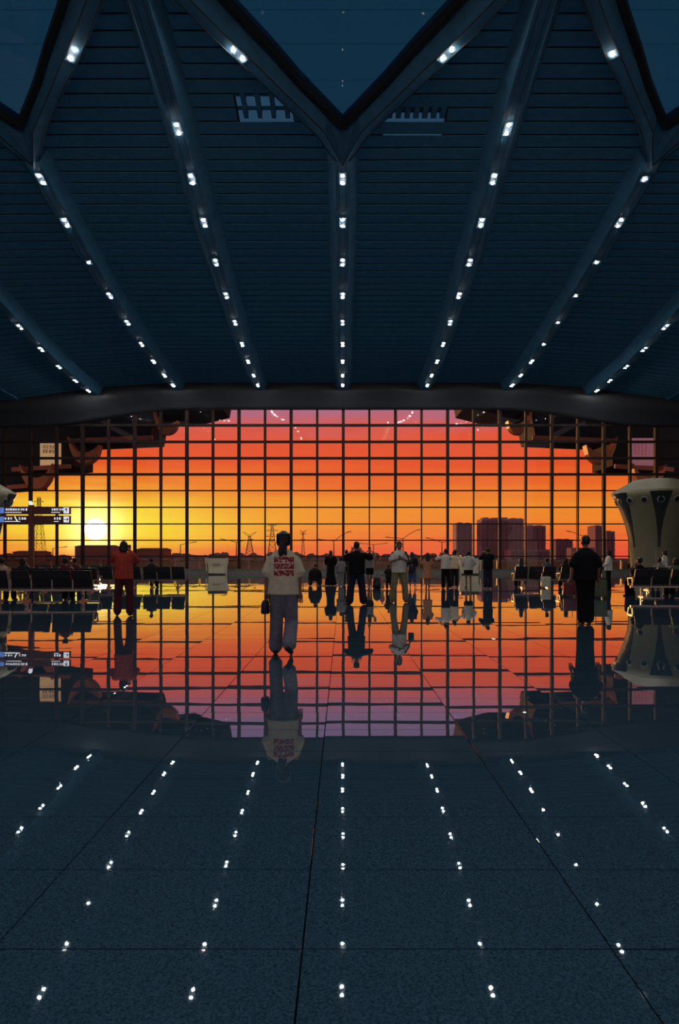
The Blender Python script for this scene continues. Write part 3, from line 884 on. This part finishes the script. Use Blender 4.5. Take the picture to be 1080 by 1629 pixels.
put_bench(4, -12.6, 37.5, math.pi, 'black bench farthest back at the left, facing the hall', True)
put_bench(4, -15.2, 37.5, math.pi, 'black bench farthest back at the left edge', True)
put_bench(3, 8.52, 32.2, 0, 'black three-seat bench behind the white suitcase', True)
put_bench(3, 10.55, 32.2, 0, 'black three-seat bench behind the man in black at the right', True)
put_bench(4, 10.95, 24.4, 0, 'black four-seat bench nearest at the right edge', True)
put_bench(4, 13.3, 29.5, 0, 'black four-seat bench in front of the pale air tower', True)
put_bench(3, 12.1, 36.5, math.pi, 'black three-seat bench at the foot of the pale air tower', True)

# suitcases and bags
M('case_white', (.72, .66, .48), rough=.4); M('case_red', (.16, .012, .02), rough=.4); M('case_olive', (.10, .12, .05), rough=.45)
M('bag_black', (.012, .012, .014), rough=.6); M('wheel_black', (.01, .01, .01), rough=.6); M('bag_navy', (.03, .028, .06), rough=.6)
def suitcase(u, v, w, h, mat, label, rz=0):
    d = fd(v); t = thing('suitcase', label, 'suitcase', (px(u, d), d, 0), rz)
    b = MB(); r = .04; dep = .12
    poly = [(-w / 2 + r, -dep), (w / 2 - r, -dep), (w / 2, -dep + r), (w / 2, dep - r), (w / 2 - r, dep), (-w / 2 + r, dep), (-w / 2, dep - r), (-w / 2, -dep + r)]
    b.loft([[(x * .94, y * .9, .06) for x, y in poly], [(x, y, .09) for x, y in poly], [(x, y, h - .03) for x, y in poly], [(x * .94, y * .9, h) for x, y in poly]]); b.build('shell', mat, t)
    for i in range(4): x = lerp(-w * .36, w * .36, i / 3); MB().box(x - .012, x + .012, -dep - .008, -dep + .01, .12, h - .06).build('shell_rib', mat, t)
    for sx in (-1, 1):
        for sy in (-1, 1): MB().tube([(sx * w * .38 - .012, sy * .08, .03), (sx * w * .38 + .012, sy * .08, .03)], .03, 8).build('wheel', 'wheel_black', t)
    b = MB(); b.tube([(-w * .25, .06, h - .02), (-w * .25, .06, h + .22), (w * .25, .06, h + .22), (w * .25, .06, h - .02)], .012, 6); b.build('pull_handle', 'wheel_black', t)
suitcase(868, 935.5, .42, .50, 'case_white', 'cream suitcase standing before the black bench')
suitcase(906, 949, .44, .48, 'case_red', 'dark red suitcase left of the man in black')
suitcase(954, 952, .42, .58, 'case_olive', 'olive green suitcase right of the man in black')
# ================================================================== PEOPLE
M('skin', (.30, .15, .10), rough=.5, var=.08); M('hair_black', (.010, .007, .006), rough=.45); M('shoe_dark', (.015, .015, .017), rough=.5)
M('shoe_white', (.60, .58, .54), rough=.5)
def cloth(name, col): return M('cloth_' + name, col, rough=.85, var=.14, scale=14, spec=.2, bump=.35)
for nm, col in dict(black=(.008, .008, .010), charcoal=(.022, .022, .026), cream=(.85, .70, .48), white=(.78, .72, .62), denim=(.26, .245, .29), olive=(.30, .25, .13), blue=(.07, .10, .20),
                    orange=(.62, .25, .12), red=(.50, .06, .04), maroon=(.10, .02, .03), grey=(.26, .24, .23), navy=(.02, .025, .045), tan=(.50, .36, .22), green=(.10, .15, .09), pink=(.45, .20, .20)).items():
    cloth(nm, col)

def print_mat():
    """cream T-shirt cloth with a red three-row print and a small heart on the back"""
    m = M('cloth_printed', (.86, .72, .50), rough=.85, var=.10, scale=14, spec=.2, bump=.35); nt = m.node_tree; b = nt.nodes['Principled BSDF']
    src = b.inputs['Base Color'].links[0].from_socket
    L = nt.links.new
    def mth(op, a, c=None, e=None):
        n = nt.nodes.new('ShaderNodeMath'); n.operation = op
        for i, v in enumerate((a, c, e)):
            if v is None: continue
            if isinstance(v, (int, float)): n.inputs[i].default_value = v
            else: L(v, n.inputs[i])
        return n.outputs[0]
    t = nt.nodes.new('ShaderNodeTexCoord'); s = nt.nodes.new('ShaderNodeSeparateXYZ'); L(t.outputs['Object'], s.inputs[0])
    x, y, z = s.outputs
    inx = mth('LESS_THAN', mth('ABSOLUTE', mth('ADD', x, -.015)), .135)
    inz = mth('LESS_THAN', mth('ABSOLUTE', mth('ADD', z, -1.225)), .135)
    back = mth('LESS_THAN', y, -.03)
    row = mth('LESS_THAN', mth('ABSOLUTE', mth('SUBTRACT', mth('FRACT', mth('MULTIPLY', mth('ADD', z, -1.09), 1 / .09)), .5)), .42)
    n = nt.nodes.new('ShaderNodeTexVoronoi'); n.distance = 'CHEBYCHEV'; n.inputs['Scale'].default_value = 36; L(t.outputs['Object'], n.inputs['Vector'])
    stroke = mth('GREATER_THAN', n.outputs['Distance'], .30)
    hx = mth('ABSOLUTE', mth('ADD', x, -.015)); hz = mth('ADD', z, -1.285)
    heart = mth('LESS_THAN', mth('ADD', mth('POWER', hx, 2), mth('POWER', mth('SUBTRACT', hz, mth('MULTIPLY', hx, .8)), 2)), .0006)
    k = mth('MULTIPLY', mth('MULTIPLY', mth('MULTIPLY', inx, inz), mth('MULTIPLY', back, row)), mth('MAXIMUM', stroke, mth('MULTIPLY', 0, 0)))
    k = mth('MULTIPLY', k, mth('SUBTRACT', 1, heart))
    mx = nt.nodes.new('ShaderNodeMix'); mx.data_type = 'RGBA'; L(k, mx.inputs[0]); L(src, mx.inputs[6]); mx.inputs[7].default_value = (.42, .035, .06, 1)
    L(mx.outputs[2], b.inputs['Base Color'])
print_mat()

PENDING = []      # (object, hand builder) finished in one pass at the end
def ell(c, a, b_, n=14): return [(c[0] + a * math.cos(2 * math.pi * j / n), c[1] + b_ * math.sin(2 * math.pi * j / n), c[2]) for j in range(n)]
def torso(mb, rows, n=14): mb.loft([ell((x, y, z), a, b_, n) for (x, y, z, a, b_) in rows])
def limb(mb, pts, rad, n=10):
    pts = [Vector(p) for p in pts]; P = []; R = []
    for i in range(len(pts) - 1):
        k = 4
        for j in range(k):
            t = j / k; P.append(pts[i].lerp(pts[i + 1], t)); R.append(lerp(rad[i], rad[i + 1], t))
    P.append(pts[-1]); R.append(rad[-1])
    d0 = (P[1] - P[0]).normalized(); d1 = (P[-1] - P[-2]).normalized()
    P = [P[0] - d0 * R[0] * .7] + P + [P[-1] + d1 * R[-1] * .7]; R = [R[0] * .55] + R + [R[-1] * .55]
    mb.tube(P, R, n)
def hand(mb, wrist, dirv, side, s, curl):
    """palm, four fingers of unequal length and a thumb, curled"""
    w = Vector(wrist); d = Vector(dirv).normalized()
    up = Vector((0, 1, 0)) if abs(d.y) < .8 else Vector((0, 0, 1))
    x = d.cross(up).normalized(); n = x.cross(d).normalized()
    pl = w + d * .085 * s
    mb.loft([[w + x * a * .026 * s + n * b_ * .017 * s for a, b_ in ((-1, -1), (1, -1), (1, 1), (-1, 1))], [w + d * .04 * s + x * a * .040 * s + n * b_ * .016 * s for a, b_ in ((-1, -1), (1, -1), (1, 1), (-1, 1))], [pl + x * a * .038 * s + n * b_ * .012 * s for a, b_ in ((-1, -1), (1, -1), (1, 1), (-1, 1))]])
    for k, (off, ln) in enumerate(((-.030, .062), (-.010, .075), (.010, .080), (.030, .070))):
        p0 = pl + x * off * s; L_ = ln * s
        p1 = p0 + (d * math.cos(curl * .5) + n * math.sin(curl * .5)) * L_ * .45
        p2 = p1 + (d * math.cos(curl * 1.3) + n * math.sin(curl * 1.3)) * L_ * .33
        p3 = p2 + (d * math.cos(curl * 2.0) + n * math.sin(curl * 2.0)) * L_ * .25
        mb.tube([p0 - d * .01 * s, p1, p2, p3], [.009 * s, .0088 * s, .008 * s, .006 * s], 6)
    b0 = w + d * .025 * s + x * side * -.034 * s
    b1 = b0 + (d * .7 + x * side * -.55 + n * .35).normalized() * .042 * s
    b2 = b1 + (d * .9 + n * .4).normalized() * .03 * s
    mb.tube([b0, b1, b2], [.012 * s, .010 * s, .007 * s], 6)

ARMS = {   # elbow and wrist for the right side (x mirrored for the left); shoulder at (.185, 0, 1.40)
    'down': ((.245, -.03, 1.13), (.255, .05, .89)),
    'hang': ((.215, -.02, 1.12), (.222, -.01, .87)),
    'back': ((.25, -.10, 1.14), (.25, -.08, .89)),
    'front': ((.25, .05, 1.14), (.20, .24, 1.02)),
    'photo': ((.27, .17, 1.26), (.09, .30, 1.48)),
    'wide': ((.40, .10, 1.27), (.15, .27, 1.47)),
    'over': ((.30, .07, 1.58), (.07, .14, 1.74)),
    'phone': ((.25, .06, 1.14), (.05, .27, 1.21)),
    'lap': ((.24, .06, 1.14), (.10, .28, 1.02)),
    'hip': ((.34, -.02, 1.17), (.20, .10, 1.02)),
}
LEGS = {   # knee, ankle, toe yaw per side (right, left)
    'stand': (((.10, .015, .48), (.10, -.02, .085), .15), ((-.10, .015, .48), (-.10, -.02, .085), .15)),
    'close': (((.075, .015, .48), (.065, -.02, .085), .1), ((-.075, .015, .48), (-.065, -.02, .085), .1)),
    'apart': (((.15, .015, .48), (.19, -.02, .085), .3), ((-.15, .015, .48), (-.19, -.02, .085), .3)),
    'wider': (((.13, .015, .48), (.135, -.02, .085), .2), ((-.13, .03, .48), (-.145, .02, .085), .2)),
    'step': (((.12, .03, .47), (.16, -.12, .10), .2), ((-.09, .07, .49), (-.08, .06, .085), .1)),
    'walk': (((.102, .09, .46), (.090, -.20, .15), .1), ((-.105, .10, .49), (-.120, .12, .085), .1)),
    'sit': (((.10, .44, .52), (.11, .46, .085), .2), ((-.10, .44, .52), (-.11, .40, .085), .2)),
    'crouch': (((.24, .26, .52), (.22, .05, .085), .3), ((-.24, .26, .52), (-.22, .05, .085), .3)),
}
def person(label, u, vf, H, face=0, arms=('down', 'down'), legs='stand', top='black', bottom='black', shoes='shoe_dark', hair='short',
           style='tee', lower='trousers', drop=0.0, loose=0.0, vox=.026, dist=None, lean=0.0, tilt=0.0, group=None, z0=0.0, eyes=False):
    d = dist or fd(vf); s = H / 1.70
    t = thing('person', label, 'person', (px(u, d), d, z0), math.radians(face), group)
    t.scale = (s, s, s)
    hip_z = .90 - drop
    dz = -drop
    def U(p):    # upper body transform: drop and forward lean about the hips
        x, y, z = p; z += dz
        r = z - hip_z
        return (x, y + r * math.sin(lean), hip_z + r * math.cos(lean))
    def rows(rs): return [(*U((x, y, z)), a, b_) for (x, y, z, a, b_) in rs]
    lg = LEGS[legs]
    hips = [(.085, 0, hip_z), (-.085, 0, hip_z)]
    # ---------------- body (one continuous surface)
    b = MB()
    torso(b, rows([(0, 0, .84, .125, .095), (0, 0, .93, .155, .110), (0, 0, 1.06, .132, .093), (0, .005, 1.22, .155, .108), (0, 0, 1.34, .165, .100), (0, -.005, 1.41, .125, .075), (0, -.005, 1.46, .06, .055)]))
    hd = lambda p: U((p[0] + tilt * (p[2] - 1.5), p[1], p[2]))
    limb(b, [U((0, -.005, 1.40)), hd((0, .01, 1.53))], [.058, .050])
    b.loft([ell(hd((0, y, z)), a, c) for (y, z, a, c) in ((.035, 1.478, .030, .040), (.022, 1.50, .052, .070), (.012, 1.545, .066, .088), (.004, 1.59, .074, .096), (0, 1.635, .074, .096), (-.004, 1.67, .058, .076), (-.006, 1.695, .025, .035))])
    b.ball(hd((0, .104, 1.562)), .014, .022, .022, 8, 5)
    for sx in (-1, 1): b.ball(hd((sx * .076, -.002, 1.565)), .012, .022, .033, 8, 5)
    hands = MB(); wr = []
    for i, sx in enumerate((1, -1)):
        e, w = ARMS[arms[i]]
        e, w = U((sx * e[0], e[1], e[2])), U((sx * w[0], w[1], w[2]))
        sh = U((sx * .175, 0, 1.385)); wr.append((sh, e, w))
        limb(b, [sh, e, w], [.052, .040, .027])
        hand(hands, w, Vector(w) - Vector(e), sx, 1.0, .5 if arms[i] in ('down', 'hang', 'back') else 1.0)
        k, a, _ = lg[i]
        limb(b, [hips[i], k, a], [.085, .055, .038])
        limb(b, [a, (a[0], a[1] + .13, .045 if a[2] < .1 else .06)], [.036, .028])
    bo = b.build('body', 'skin', t, smooth=True); PENDING.append((bo, vox, hands, 3))
    # ---------------- top
    if top:
        b = MB(); e = .028 + loose; mat = 'cloth_' + top
        hem = {'tee': .84, 'crop': 1.0, 'long': .84, 'dress': .50, 'gown': .04, 'hoodie': .82, 'short': .93}[style]
        rs = []
        if style in ('dress', 'gown'):
            fl = .20 if style == 'dress' else .26
            rs = [(0, 0, hem, fl + e, fl * .80 + e), (0, 0, (hem + 1.0) / 2, .17 + e, .14 + e), (0, 0, 1.0, .145 + e, .115 + e)]
        else:
            rs = [(0, 0, hem, .163 + e, .118 + e), (0, 0, hem + .015, .165 + e, .12 + e), (0, 0, (hem + 1.16) / 2, .155 + e, .112 + e)]
        rs += [(0, 0, 1.16, .152 + e, .108 + e), (0, .003, 1.28, .172 + e * .8, .112 + e * .8), (0, 0, 1.36, .166 + e * .4, .100 + e * .6), (0, -.005, 1.42, .135, .080), (0, -.005, 1.462, .075, .068)]
        if legs in ('sit', 'crouch') and style not in ('dress', 'gown'): rs = [r for r in rs if r[2] > .88]
        torso(b, rows(rs), 18)
        for (sh, el, w) in wr:
            sh, el, w = Vector(sh), Vector(el), Vector(w)
            if style in ('long', 'hoodie', 'gown'): limb(b, [sh, el, el.lerp(w, .93)], [.076 + loose * .6, .062 + loose * .6, .046 + loose * .5])
            else: limb(b, [Vector((sh.x * .88, sh.y, sh.z - .035)), sh.lerp(el, .80 if loose < .03 else .95)], [.058 + loose * .35, .066 + loose * .7])
        if style == 'hoodie': torso(b, rows([(0, -.06, 1.40, .12, .06), (0, -.07, 1.46, .11, .055), (0, -.05, 1.50, .07, .04)]))
        o = b.build('shirt' if style not in ('dress', 'gown') else 'dress', mat, t, smooth=True); PENDING.append((o, vox * .9, None, 2))
    # ---------------- bottom
    if bottom:
        b = MB(); mat = 'cloth_' + bottom; e = .02 + loose * .6
        torso(b, [(0, 0, hip_z - .07, .145 + e * .6, .110 + e * .6), (0, 0, hip_z + .03, .160 + e * .4, .118 + e * .4), (0, 0, hip_z + .13, .142 + e * .3, .104 + e * .3)], 16)
        for i in range(2):
            k, a, _ = lg[i]; hp, k, a = Vector(hips[i]), Vector(k), Vector(a)
            if lower == 'trousers': limb(b, [hp, k, a + (k - a).normalized() * .015], [.096 + e * .4, .066 + e * .7, .060 + e * .95])
            elif lower == 'shorts': limb(b, [hp, hp.lerp(k, .50)], [.100 + e * .5, .095 + e])
            elif lower == 'capri': limb(b, [hp, k, k.lerp(a, .4)], [.098 + e * .5, .074 + e, .066 + e])
        o = b.build(lower if lower != 'capri' else 'trousers', mat, t, smooth=True); PENDING.append((o, vox * .9, None, 2))
    # ---------------- shoes
    for i in range(2):
        k, a, yaw = lg[i]; sx = 1 if i == 0 else -1
        b = MB(); lift = a[2] - .085
        c, sn = math.cos(yaw), math.sin(yaw) * sx
        rings = []
        for (yy, hw, z0_, z1_) in ((-.085, .028, .02, .075), (-.06, .040, .0, .095), (.02, .042, .0, .10), (.09, .047, .0, .075), (.15, .042, .0, .055), (.185, .022, .01, .035)):
            pit = lift * .9
            oz = lift + (-.25 * yy * (1 if lift > .02 else 0) * 1.0)
            ring = []
            for q in range(8):
                an = 2 * math.pi * q / 8
                lx, lz = hw * math.cos(an), (z0_ + z1_) / 2 + (z1_ - z0_) / 2 * math.sin(an)
                ring.append((a[0] + lx * c + yy * sn, a[1] + yy * c - lx * sn, max(.001, lz + oz)))
            rings.append(ring)
        b.loft(rings); o = b.build('shoe', shoes, t, smooth=True)
        m_ = o.modifiers.new('soft', 'SUBSURF'); m_.levels = 1; m_.render_levels = 1
    # ---------------- hair
    b = MB()
    cap = [(-.030, 1.535, .066, .060), (-.018, 1.575, .082, .092), (-.010, 1.62, .086, .106), (-.010, 1.66, .078, .098), (-.010, 1.695, .052, .068), (-.010, 1.712, .022, .03)]
    b.loft([ell(hd((0, y, z)), a, c) for (y, z, a, c) in cap])
    if hair in ('long', 'verylong'):
        lo = 1.28 if hair == 'long' else 1.12
        b.loft([ell(hd((0, y, z)), a, c) for (y, z, a, c) in ((-.12, lo, .05, .02), (-.12, lo + .06, .105, .036), (-.095, 1.42, .115, .045), (-.06, 1.52, .095, .060), (-.03, 1.60, .085, .07))])
    if hair == 'bob':
        b.loft([ell(hd((0, y, z)), a, c) for (y, z, a, c) in ((-.045, 1.455, .080, .060), (-.035, 1.50, .100, .080), (-.02, 1.58, .098, .090), (-.01, 1.64, .088, .09))])
    if hair == 'pony':
        b.loft([ell(hd((0, y, z)), a, c) for (y, z, a, c) in ((-.040, 1.50, .078, .062), (-.025, 1.55, .104, .094), (-.015, 1.62, .107, .115), (-.012, 1.675, .092, .104))])
        limb(b, [hd((-.005, -.10, 1.53)), hd((-.02, -.135, 1.45)), hd((-.03, -.15, 1.375))], [.045, .048, .026])
        limb(b, [hd((.02, -.12, 1.47)), hd((.045, -.14, 1.385))], [.03, .02])
    if hair == 'bun': b.ball(hd((0, -.07, 1.72)), .05, .05, .045, 10, 6)
    o = b.build('hair', 'hair_black', t, smooth=True); PENDING.append((o, min(vox, .022), None, 2))
    if eyes:
        for sx in (-1, 1):
            MB().ball(hd((sx * .030, .092, 1.595)), .012, .008, .007, 8, 5).build('eye', 'hair_black', t)
        MB().ball(hd((0, .090, 1.517)), .022, .008, .006, 8, 5).build('mouth', 'cloth_maroon', t)
    return t, wr

def finish_people():
    for o, vx, hands, it in PENDING:
        r = o.modifiers.new('remesh', 'REMESH'); r.mode = 'VOXEL'; r.voxel_size = vx * .62
        sm = o.modifiers.new('smooth', 'SMOOTH'); sm.factor = .5; sm.iterations = it
    dg = bpy.context.evaluated_depsgraph_get(); dg.update()
    new = []
    for o, vx, hands, it in PENDING:
        new.append(bpy.data.meshes.new_from_object(o.evaluated_get(dg)))
    for (o, vx, hands, it), me in zip(PENDING, new):
        o.modifiers.clear()
        if hands and hands.v:
            bm = bmesh.new(); bm.from_mesh(me); hm = hands.mesh('tmp'); bm.from_mesh(hm); bmesh.ops.recalc_face_normals(bm, faces=bm.faces); bm.to_mesh(me); bm.free(); bpy.data.meshes.remove(hm)
        if len(me.materials) == 0: me.materials.append(o.data.materials[0])
        me.polygons.foreach_set('use_smooth', [True] * len(me.polygons)); me.update()
        me.name = o.data.name
        o.data = me

# ---- standing and walking people
person('woman walking away in a cream T-shirt with red back print and grey-blue trousers', 451, 1041, 1.655, 0, ('hang', 'hang'), 'walk', 'printed', 'denim', 'shoe_dark', 'pony', 'tee', loose=.030, vox=.018, dist=9.62)
person('man walking away in black shirt and black trousers at the right', 931, 993, 1.745, -3, ('down', 'down'), 'close', 'black', 'black', 'shoe_dark', 'short', 'tee', loose=.035, vox=.022)
person('stout man in black raising a phone to photograph the sunset', 567, 962, 1.76, 4, ('wide', 'photo'), 'apart', 'black', 'navy', 'shoe_dark', 'short', 'tee', loose=.050, vox=.024)
person('man in white polo shirt and olive trousers facing the camera, looking at a phone', 635, 959, 1.79, 186, ('phone', 'phone'), 'apart', 'white', 'olive', 'shoe_dark', 'short', 'tee', loose=.022, vox=.024, eyes=True)
person('woman in long top reddened by flare and dark wide trousers photographing the sun', 197, 980, 1.68, 10, ('photo', 'photo'), 'wider', 'red', 'maroon', 'shoe_dark', 'bob', 'long', loose=.022, vox=.022)  # red of the top stands in for the flare veil over her
person('woman in a long hooded black dress standing still', 526, 932, 1.66, 0, ('front', 'front'), 'close', 'black', None, 'shoe_dark', 'long', 'gown', loose=.01)
person('woman in grey top and black shorts holding a camera above her head', 588, 934.5, 1.58, 0, ('over', 'over'), 'close', 'grey', 'black', 'shoe_white', 'long', 'short', 'shorts')
person('person in dark jacket half hidden left of the man photographing', 551, 931, 1.70, 5, ('photo', 'hang'), 'stand', 'charcoal', 'charcoal', 'shoe_dark', 'short', 'long')
person('person in pale grey top standing between the black dress and the photographing man', 542.5, 933, 1.38, 0, ('hang', 'hang'), 'close', 'grey', 'grey', 'shoe_white', 'bob', 'tee', loose=.03)
person('woman with very long black hair in navy top and jeans shorts', 655, 935, 1.57, -8, ('front', 'hang'), 'step', 'navy', 'blue', 'shoe_white', 'verylong', 'long', 'capri')
person('girl in a knee-length orange dress standing alone', 680, 937, 1.53, 0, ('front', 'front'), 'close', 'orange', None, 'shoe_dark', 'long', 'dress', loose=.012)
person('woman in white top and black trousers raising a phone, left of the pair', 709, 936, 1.70, 12, ('photo', 'wide'), 'step', 'white', 'black', 'shoe_dark', 'short', 'tee', loose=.03)
person('person in cream top and dark trousers leaning in, right of the pair', 722.5, 936, 1.68, -10, ('wide', 'photo'), 'stand', 'cream', 'charcoal', 'shoe_white', 'bob', 'tee', loose=.015, tilt=.2, dist=32.2)
person('woman in white hoodie and black shorts with bare legs', 745, 935, 1.62, 0, ('hip', 'front'), 'stand', 'white', 'black', 'shoe_dark', 'bob', 'hoodie', 'shorts', loose=.02)
person('man in dark jacket and dark trousers with a phone, by the flared counter', 776, 937, 1.73, 8, ('photo', 'photo'), 'stand', 'black', 'navy', 'shoe_white', 'short', 'long', loose=.025)
person('person crouching in a black top at the left of the black dress', 501, 932, 1.66, 0, ('lap', 'lap'), 'crouch', 'black', 'charcoal', 'shoe_dark', 'short', 'tee', drop=.58, loose=.045, lean=.25)
person('child in dark clothes behind the man in the white polo', 618, 937, 1.02, 15, ('front', 'front'), 'step', 'charcoal', 'charcoal', 'shoe_white', 'short', 'tee', loose=.04)
person('small toddler in pale clothes beside the dark backpack', 608, 937.5, .62, 0, ('down', 'down'), 'stand', 'pink', 'tan', 'shoe_white', 'short', 'tee', loose=.03)
person('woman in white shirt and dark vest turning left beside the man in black', 968, 939, 1.62, 75, ('front', 'front'), 'stand', 'white', 'black', 'shoe_dark', 'bob', 'long', loose=.02)
person('woman in white top standing behind the nearest right bench', 1057, 933, 1.66, 60, ('front', 'lap'), 'stand', 'white', 'tan', 'shoe_dark', 'bob', 'tee', loose=.02)

# ---- seated people (seat height 0.44)
def seated(label, x, d, face, top, bottom='black', H=1.68, hair='short', style='tee', arms=('lap', 'lap'), lean=-.08, loose=.02):
    return person(label, 0, 0, H, face, arms, 'sit', top, bottom, 'shoe_dark', hair, style, drop=.90 - .54, dist=d, loose=loose, lean=lean, z0=-.01)[0].__setattr__('location', (x, d, -.005))
def bx(x, d): return x, d + .06
seated('man in pale shirt sitting on the nearest left bench, seen from behind', -10.32, 22.0, 0, 'tan')
seated('person in dark red top sitting sideways on the nearest left bench', -8.42, 22.0, 10, 'maroon')
seated('person in dark clothes sitting in the middle row below the sign', -11.95, 27.1, 0, 'charcoal', hair='bob')
seated('person in maroon sitting in the middle row right of the sign', -10.0, 27.1, -10, 'maroon', hair='short')
seated('person in dark top sitting on the bench right of the woman photographing the sun', -8.42, 31.9, 0, 'charcoal')
seated('person in white top on the bench behind the cream suitcase, left seat', 7.95, 32.3, 0, 'white', hair='long')
seated('person in blue top on the bench behind the cream suitcase, right seat', 9.10, 32.3, 5, 'blue', hair='short')
seated('person in dark top on the bench left of the man in black', 9.95, 32.3, 0, 'charcoal', hair='bob')
seated('person in pale top sitting just left of the man in black', 10.55, 32.3, 0, 'tan')
seated('person in red top sitting right of the man in black', 12.05, 29.6, 10, 'maroon', hair='bob')
seated('person in grey striped top sitting in front of the pale air tower', 12.95, 29.6, -5, 'grey', hair='short')
seated('person with long dark hair on the bench before the pale air tower', 13.85, 29.6, 0, 'black', hair='verylong')
seated('person in black on the nearest right bench, left seat', 10.02, 24.5, 20, 'black', hair='short')
seated('person in dark green on the nearest right bench', 11.26, 24.5, 0, 'green', hair='bob')
finish_people()

# ---- things carried or set down
def backpack(x, d, label, s=1.0, mat='bag_black'):
    t = thing('backpack', label, 'backpack', (x, d, 0)); t.scale = (s, s, s)
    MB().loft([ell((0, 0, z), a, b_, 12) for z, a, b_ in ((.0, .12, .09), (.03, .16, .12), (.22, .16, .12), (.38, .13, .09), (.45, .06, .04))]).build('pack', mat, t, smooth=True)
    MB().loft([ell((0, -.11, z), a, b_, 10) for z, a, b_ in ((.05, .10, .03), (.08, .12, .05), (.2, .11, .045), (.23, .08, .02))]).build('front_pocket', mat, t, smooth=True)
    for sx in (-1, 1): MB().tube([(sx * .07, .09, .38), (sx * .08, .16, .25), (sx * .08, .10, .06)], .014, 6).build('strap', mat, t)
    MB().tube([(-.04, .02, .43), (0, .02, .49), (.04, .02, .43)], .01, 6).build('grab_loop', mat, t)
backpack(px(599.5, 31), 31.0, 'black backpack standing on the floor beside the small toddler', 1.15)
backpack(px(577, 31.5), 31.5, 'small black bag on the floor right of the photographing man', .7)
def phone(x, y, z, rz, label, tilt=0):
    t = thing('phone', label, 'phone', (x, y, z), rz)
    MB().box(-.036, .036, -.005, .005, -.075, .075).build('case', 'bag_black', t)
    MB().box(-.033, .033, .005, .0065, -.071, .071).build('screen', 'slot_dark', t)
    t.rotation_euler = (tilt, 0, rz)
for u, vf, H, nm, zz, yy in ((567, 962, 1.76, 'phone held up by the stout man in black', 1.60, .42), (197, 980, 1.68, 'phone held up by the woman photographing the sun', 1.55, .42),
                         (709, 936, 1.70, 'phone held up by the left person of the pair', 1.56, .42), (776, 937, 1.73, 'phone held up by the man in the dark jacket', 1.56, .42)):
    d = fd(vf); phone(px(u, d), d + yy, zz * H / 1.70, 0, nm)
d = fd(959); phone(px(635, d) - .02, d - .41, 1.33, math.pi, 'phone in the hands of the man in the white polo', .9)
d = fd(934.5); 
t = thing('camera', 'small black camera held overhead by the woman in grey', 'camera', (px(588, d), d + .18, 1.72)); MB().box(-.06, .06, -.02, .03, -.01, .07).build('camera_body', 'bag_black', t); MB().tube([(0, .03, .03), (0, .09, .03)], .028, 10).build('camera_lens', 'slot_dark', t)
# shoulder bag of the man in the white polo
d = fd(959); X = px(635, d)
t = thing('shoulder_bag', 'black shoulder bag hanging at the side of the man in white polo', 'bag', (X + .34, d - .02, 1.0))
MB().loft([ell((0, 0, z), a, b_, 12) for z, a, b_ in ((-.14, .07, .10), (-.12, .09, .14), (.06, .09, .13), (.12, .05, .09))]).build('pouch', 'bag_navy', t, smooth=True)
MB().tube([(-.02, 0, .08), (-.10, -.10, .36), (-.17, -.07, .47), (-.19, .02, .49)], .022, 6).build('strap', 'bag_black', t)
# handbag of the walking woman
d = 9.62; X = px(451, d)
t = thing('handbag', 'dark handbag in the left hand of the walking woman', 'bag', (X - .245, d + .02, .58))
MB().loft([ell((0, 0, z), a, b_, 12) for z, a, b_ in ((-.02, .05, .10), (.0, .06, .13), (.12, .055, .12), (.16, .03, .09))]).build('pouch', 'bag_navy', t, smooth=True)
MB().tube([(0, -.08, .14), (.01, -.04, .24), (.01, .04, .24), (0, .08, .14)], .009, 6).build('handle', 'bag_black', t)
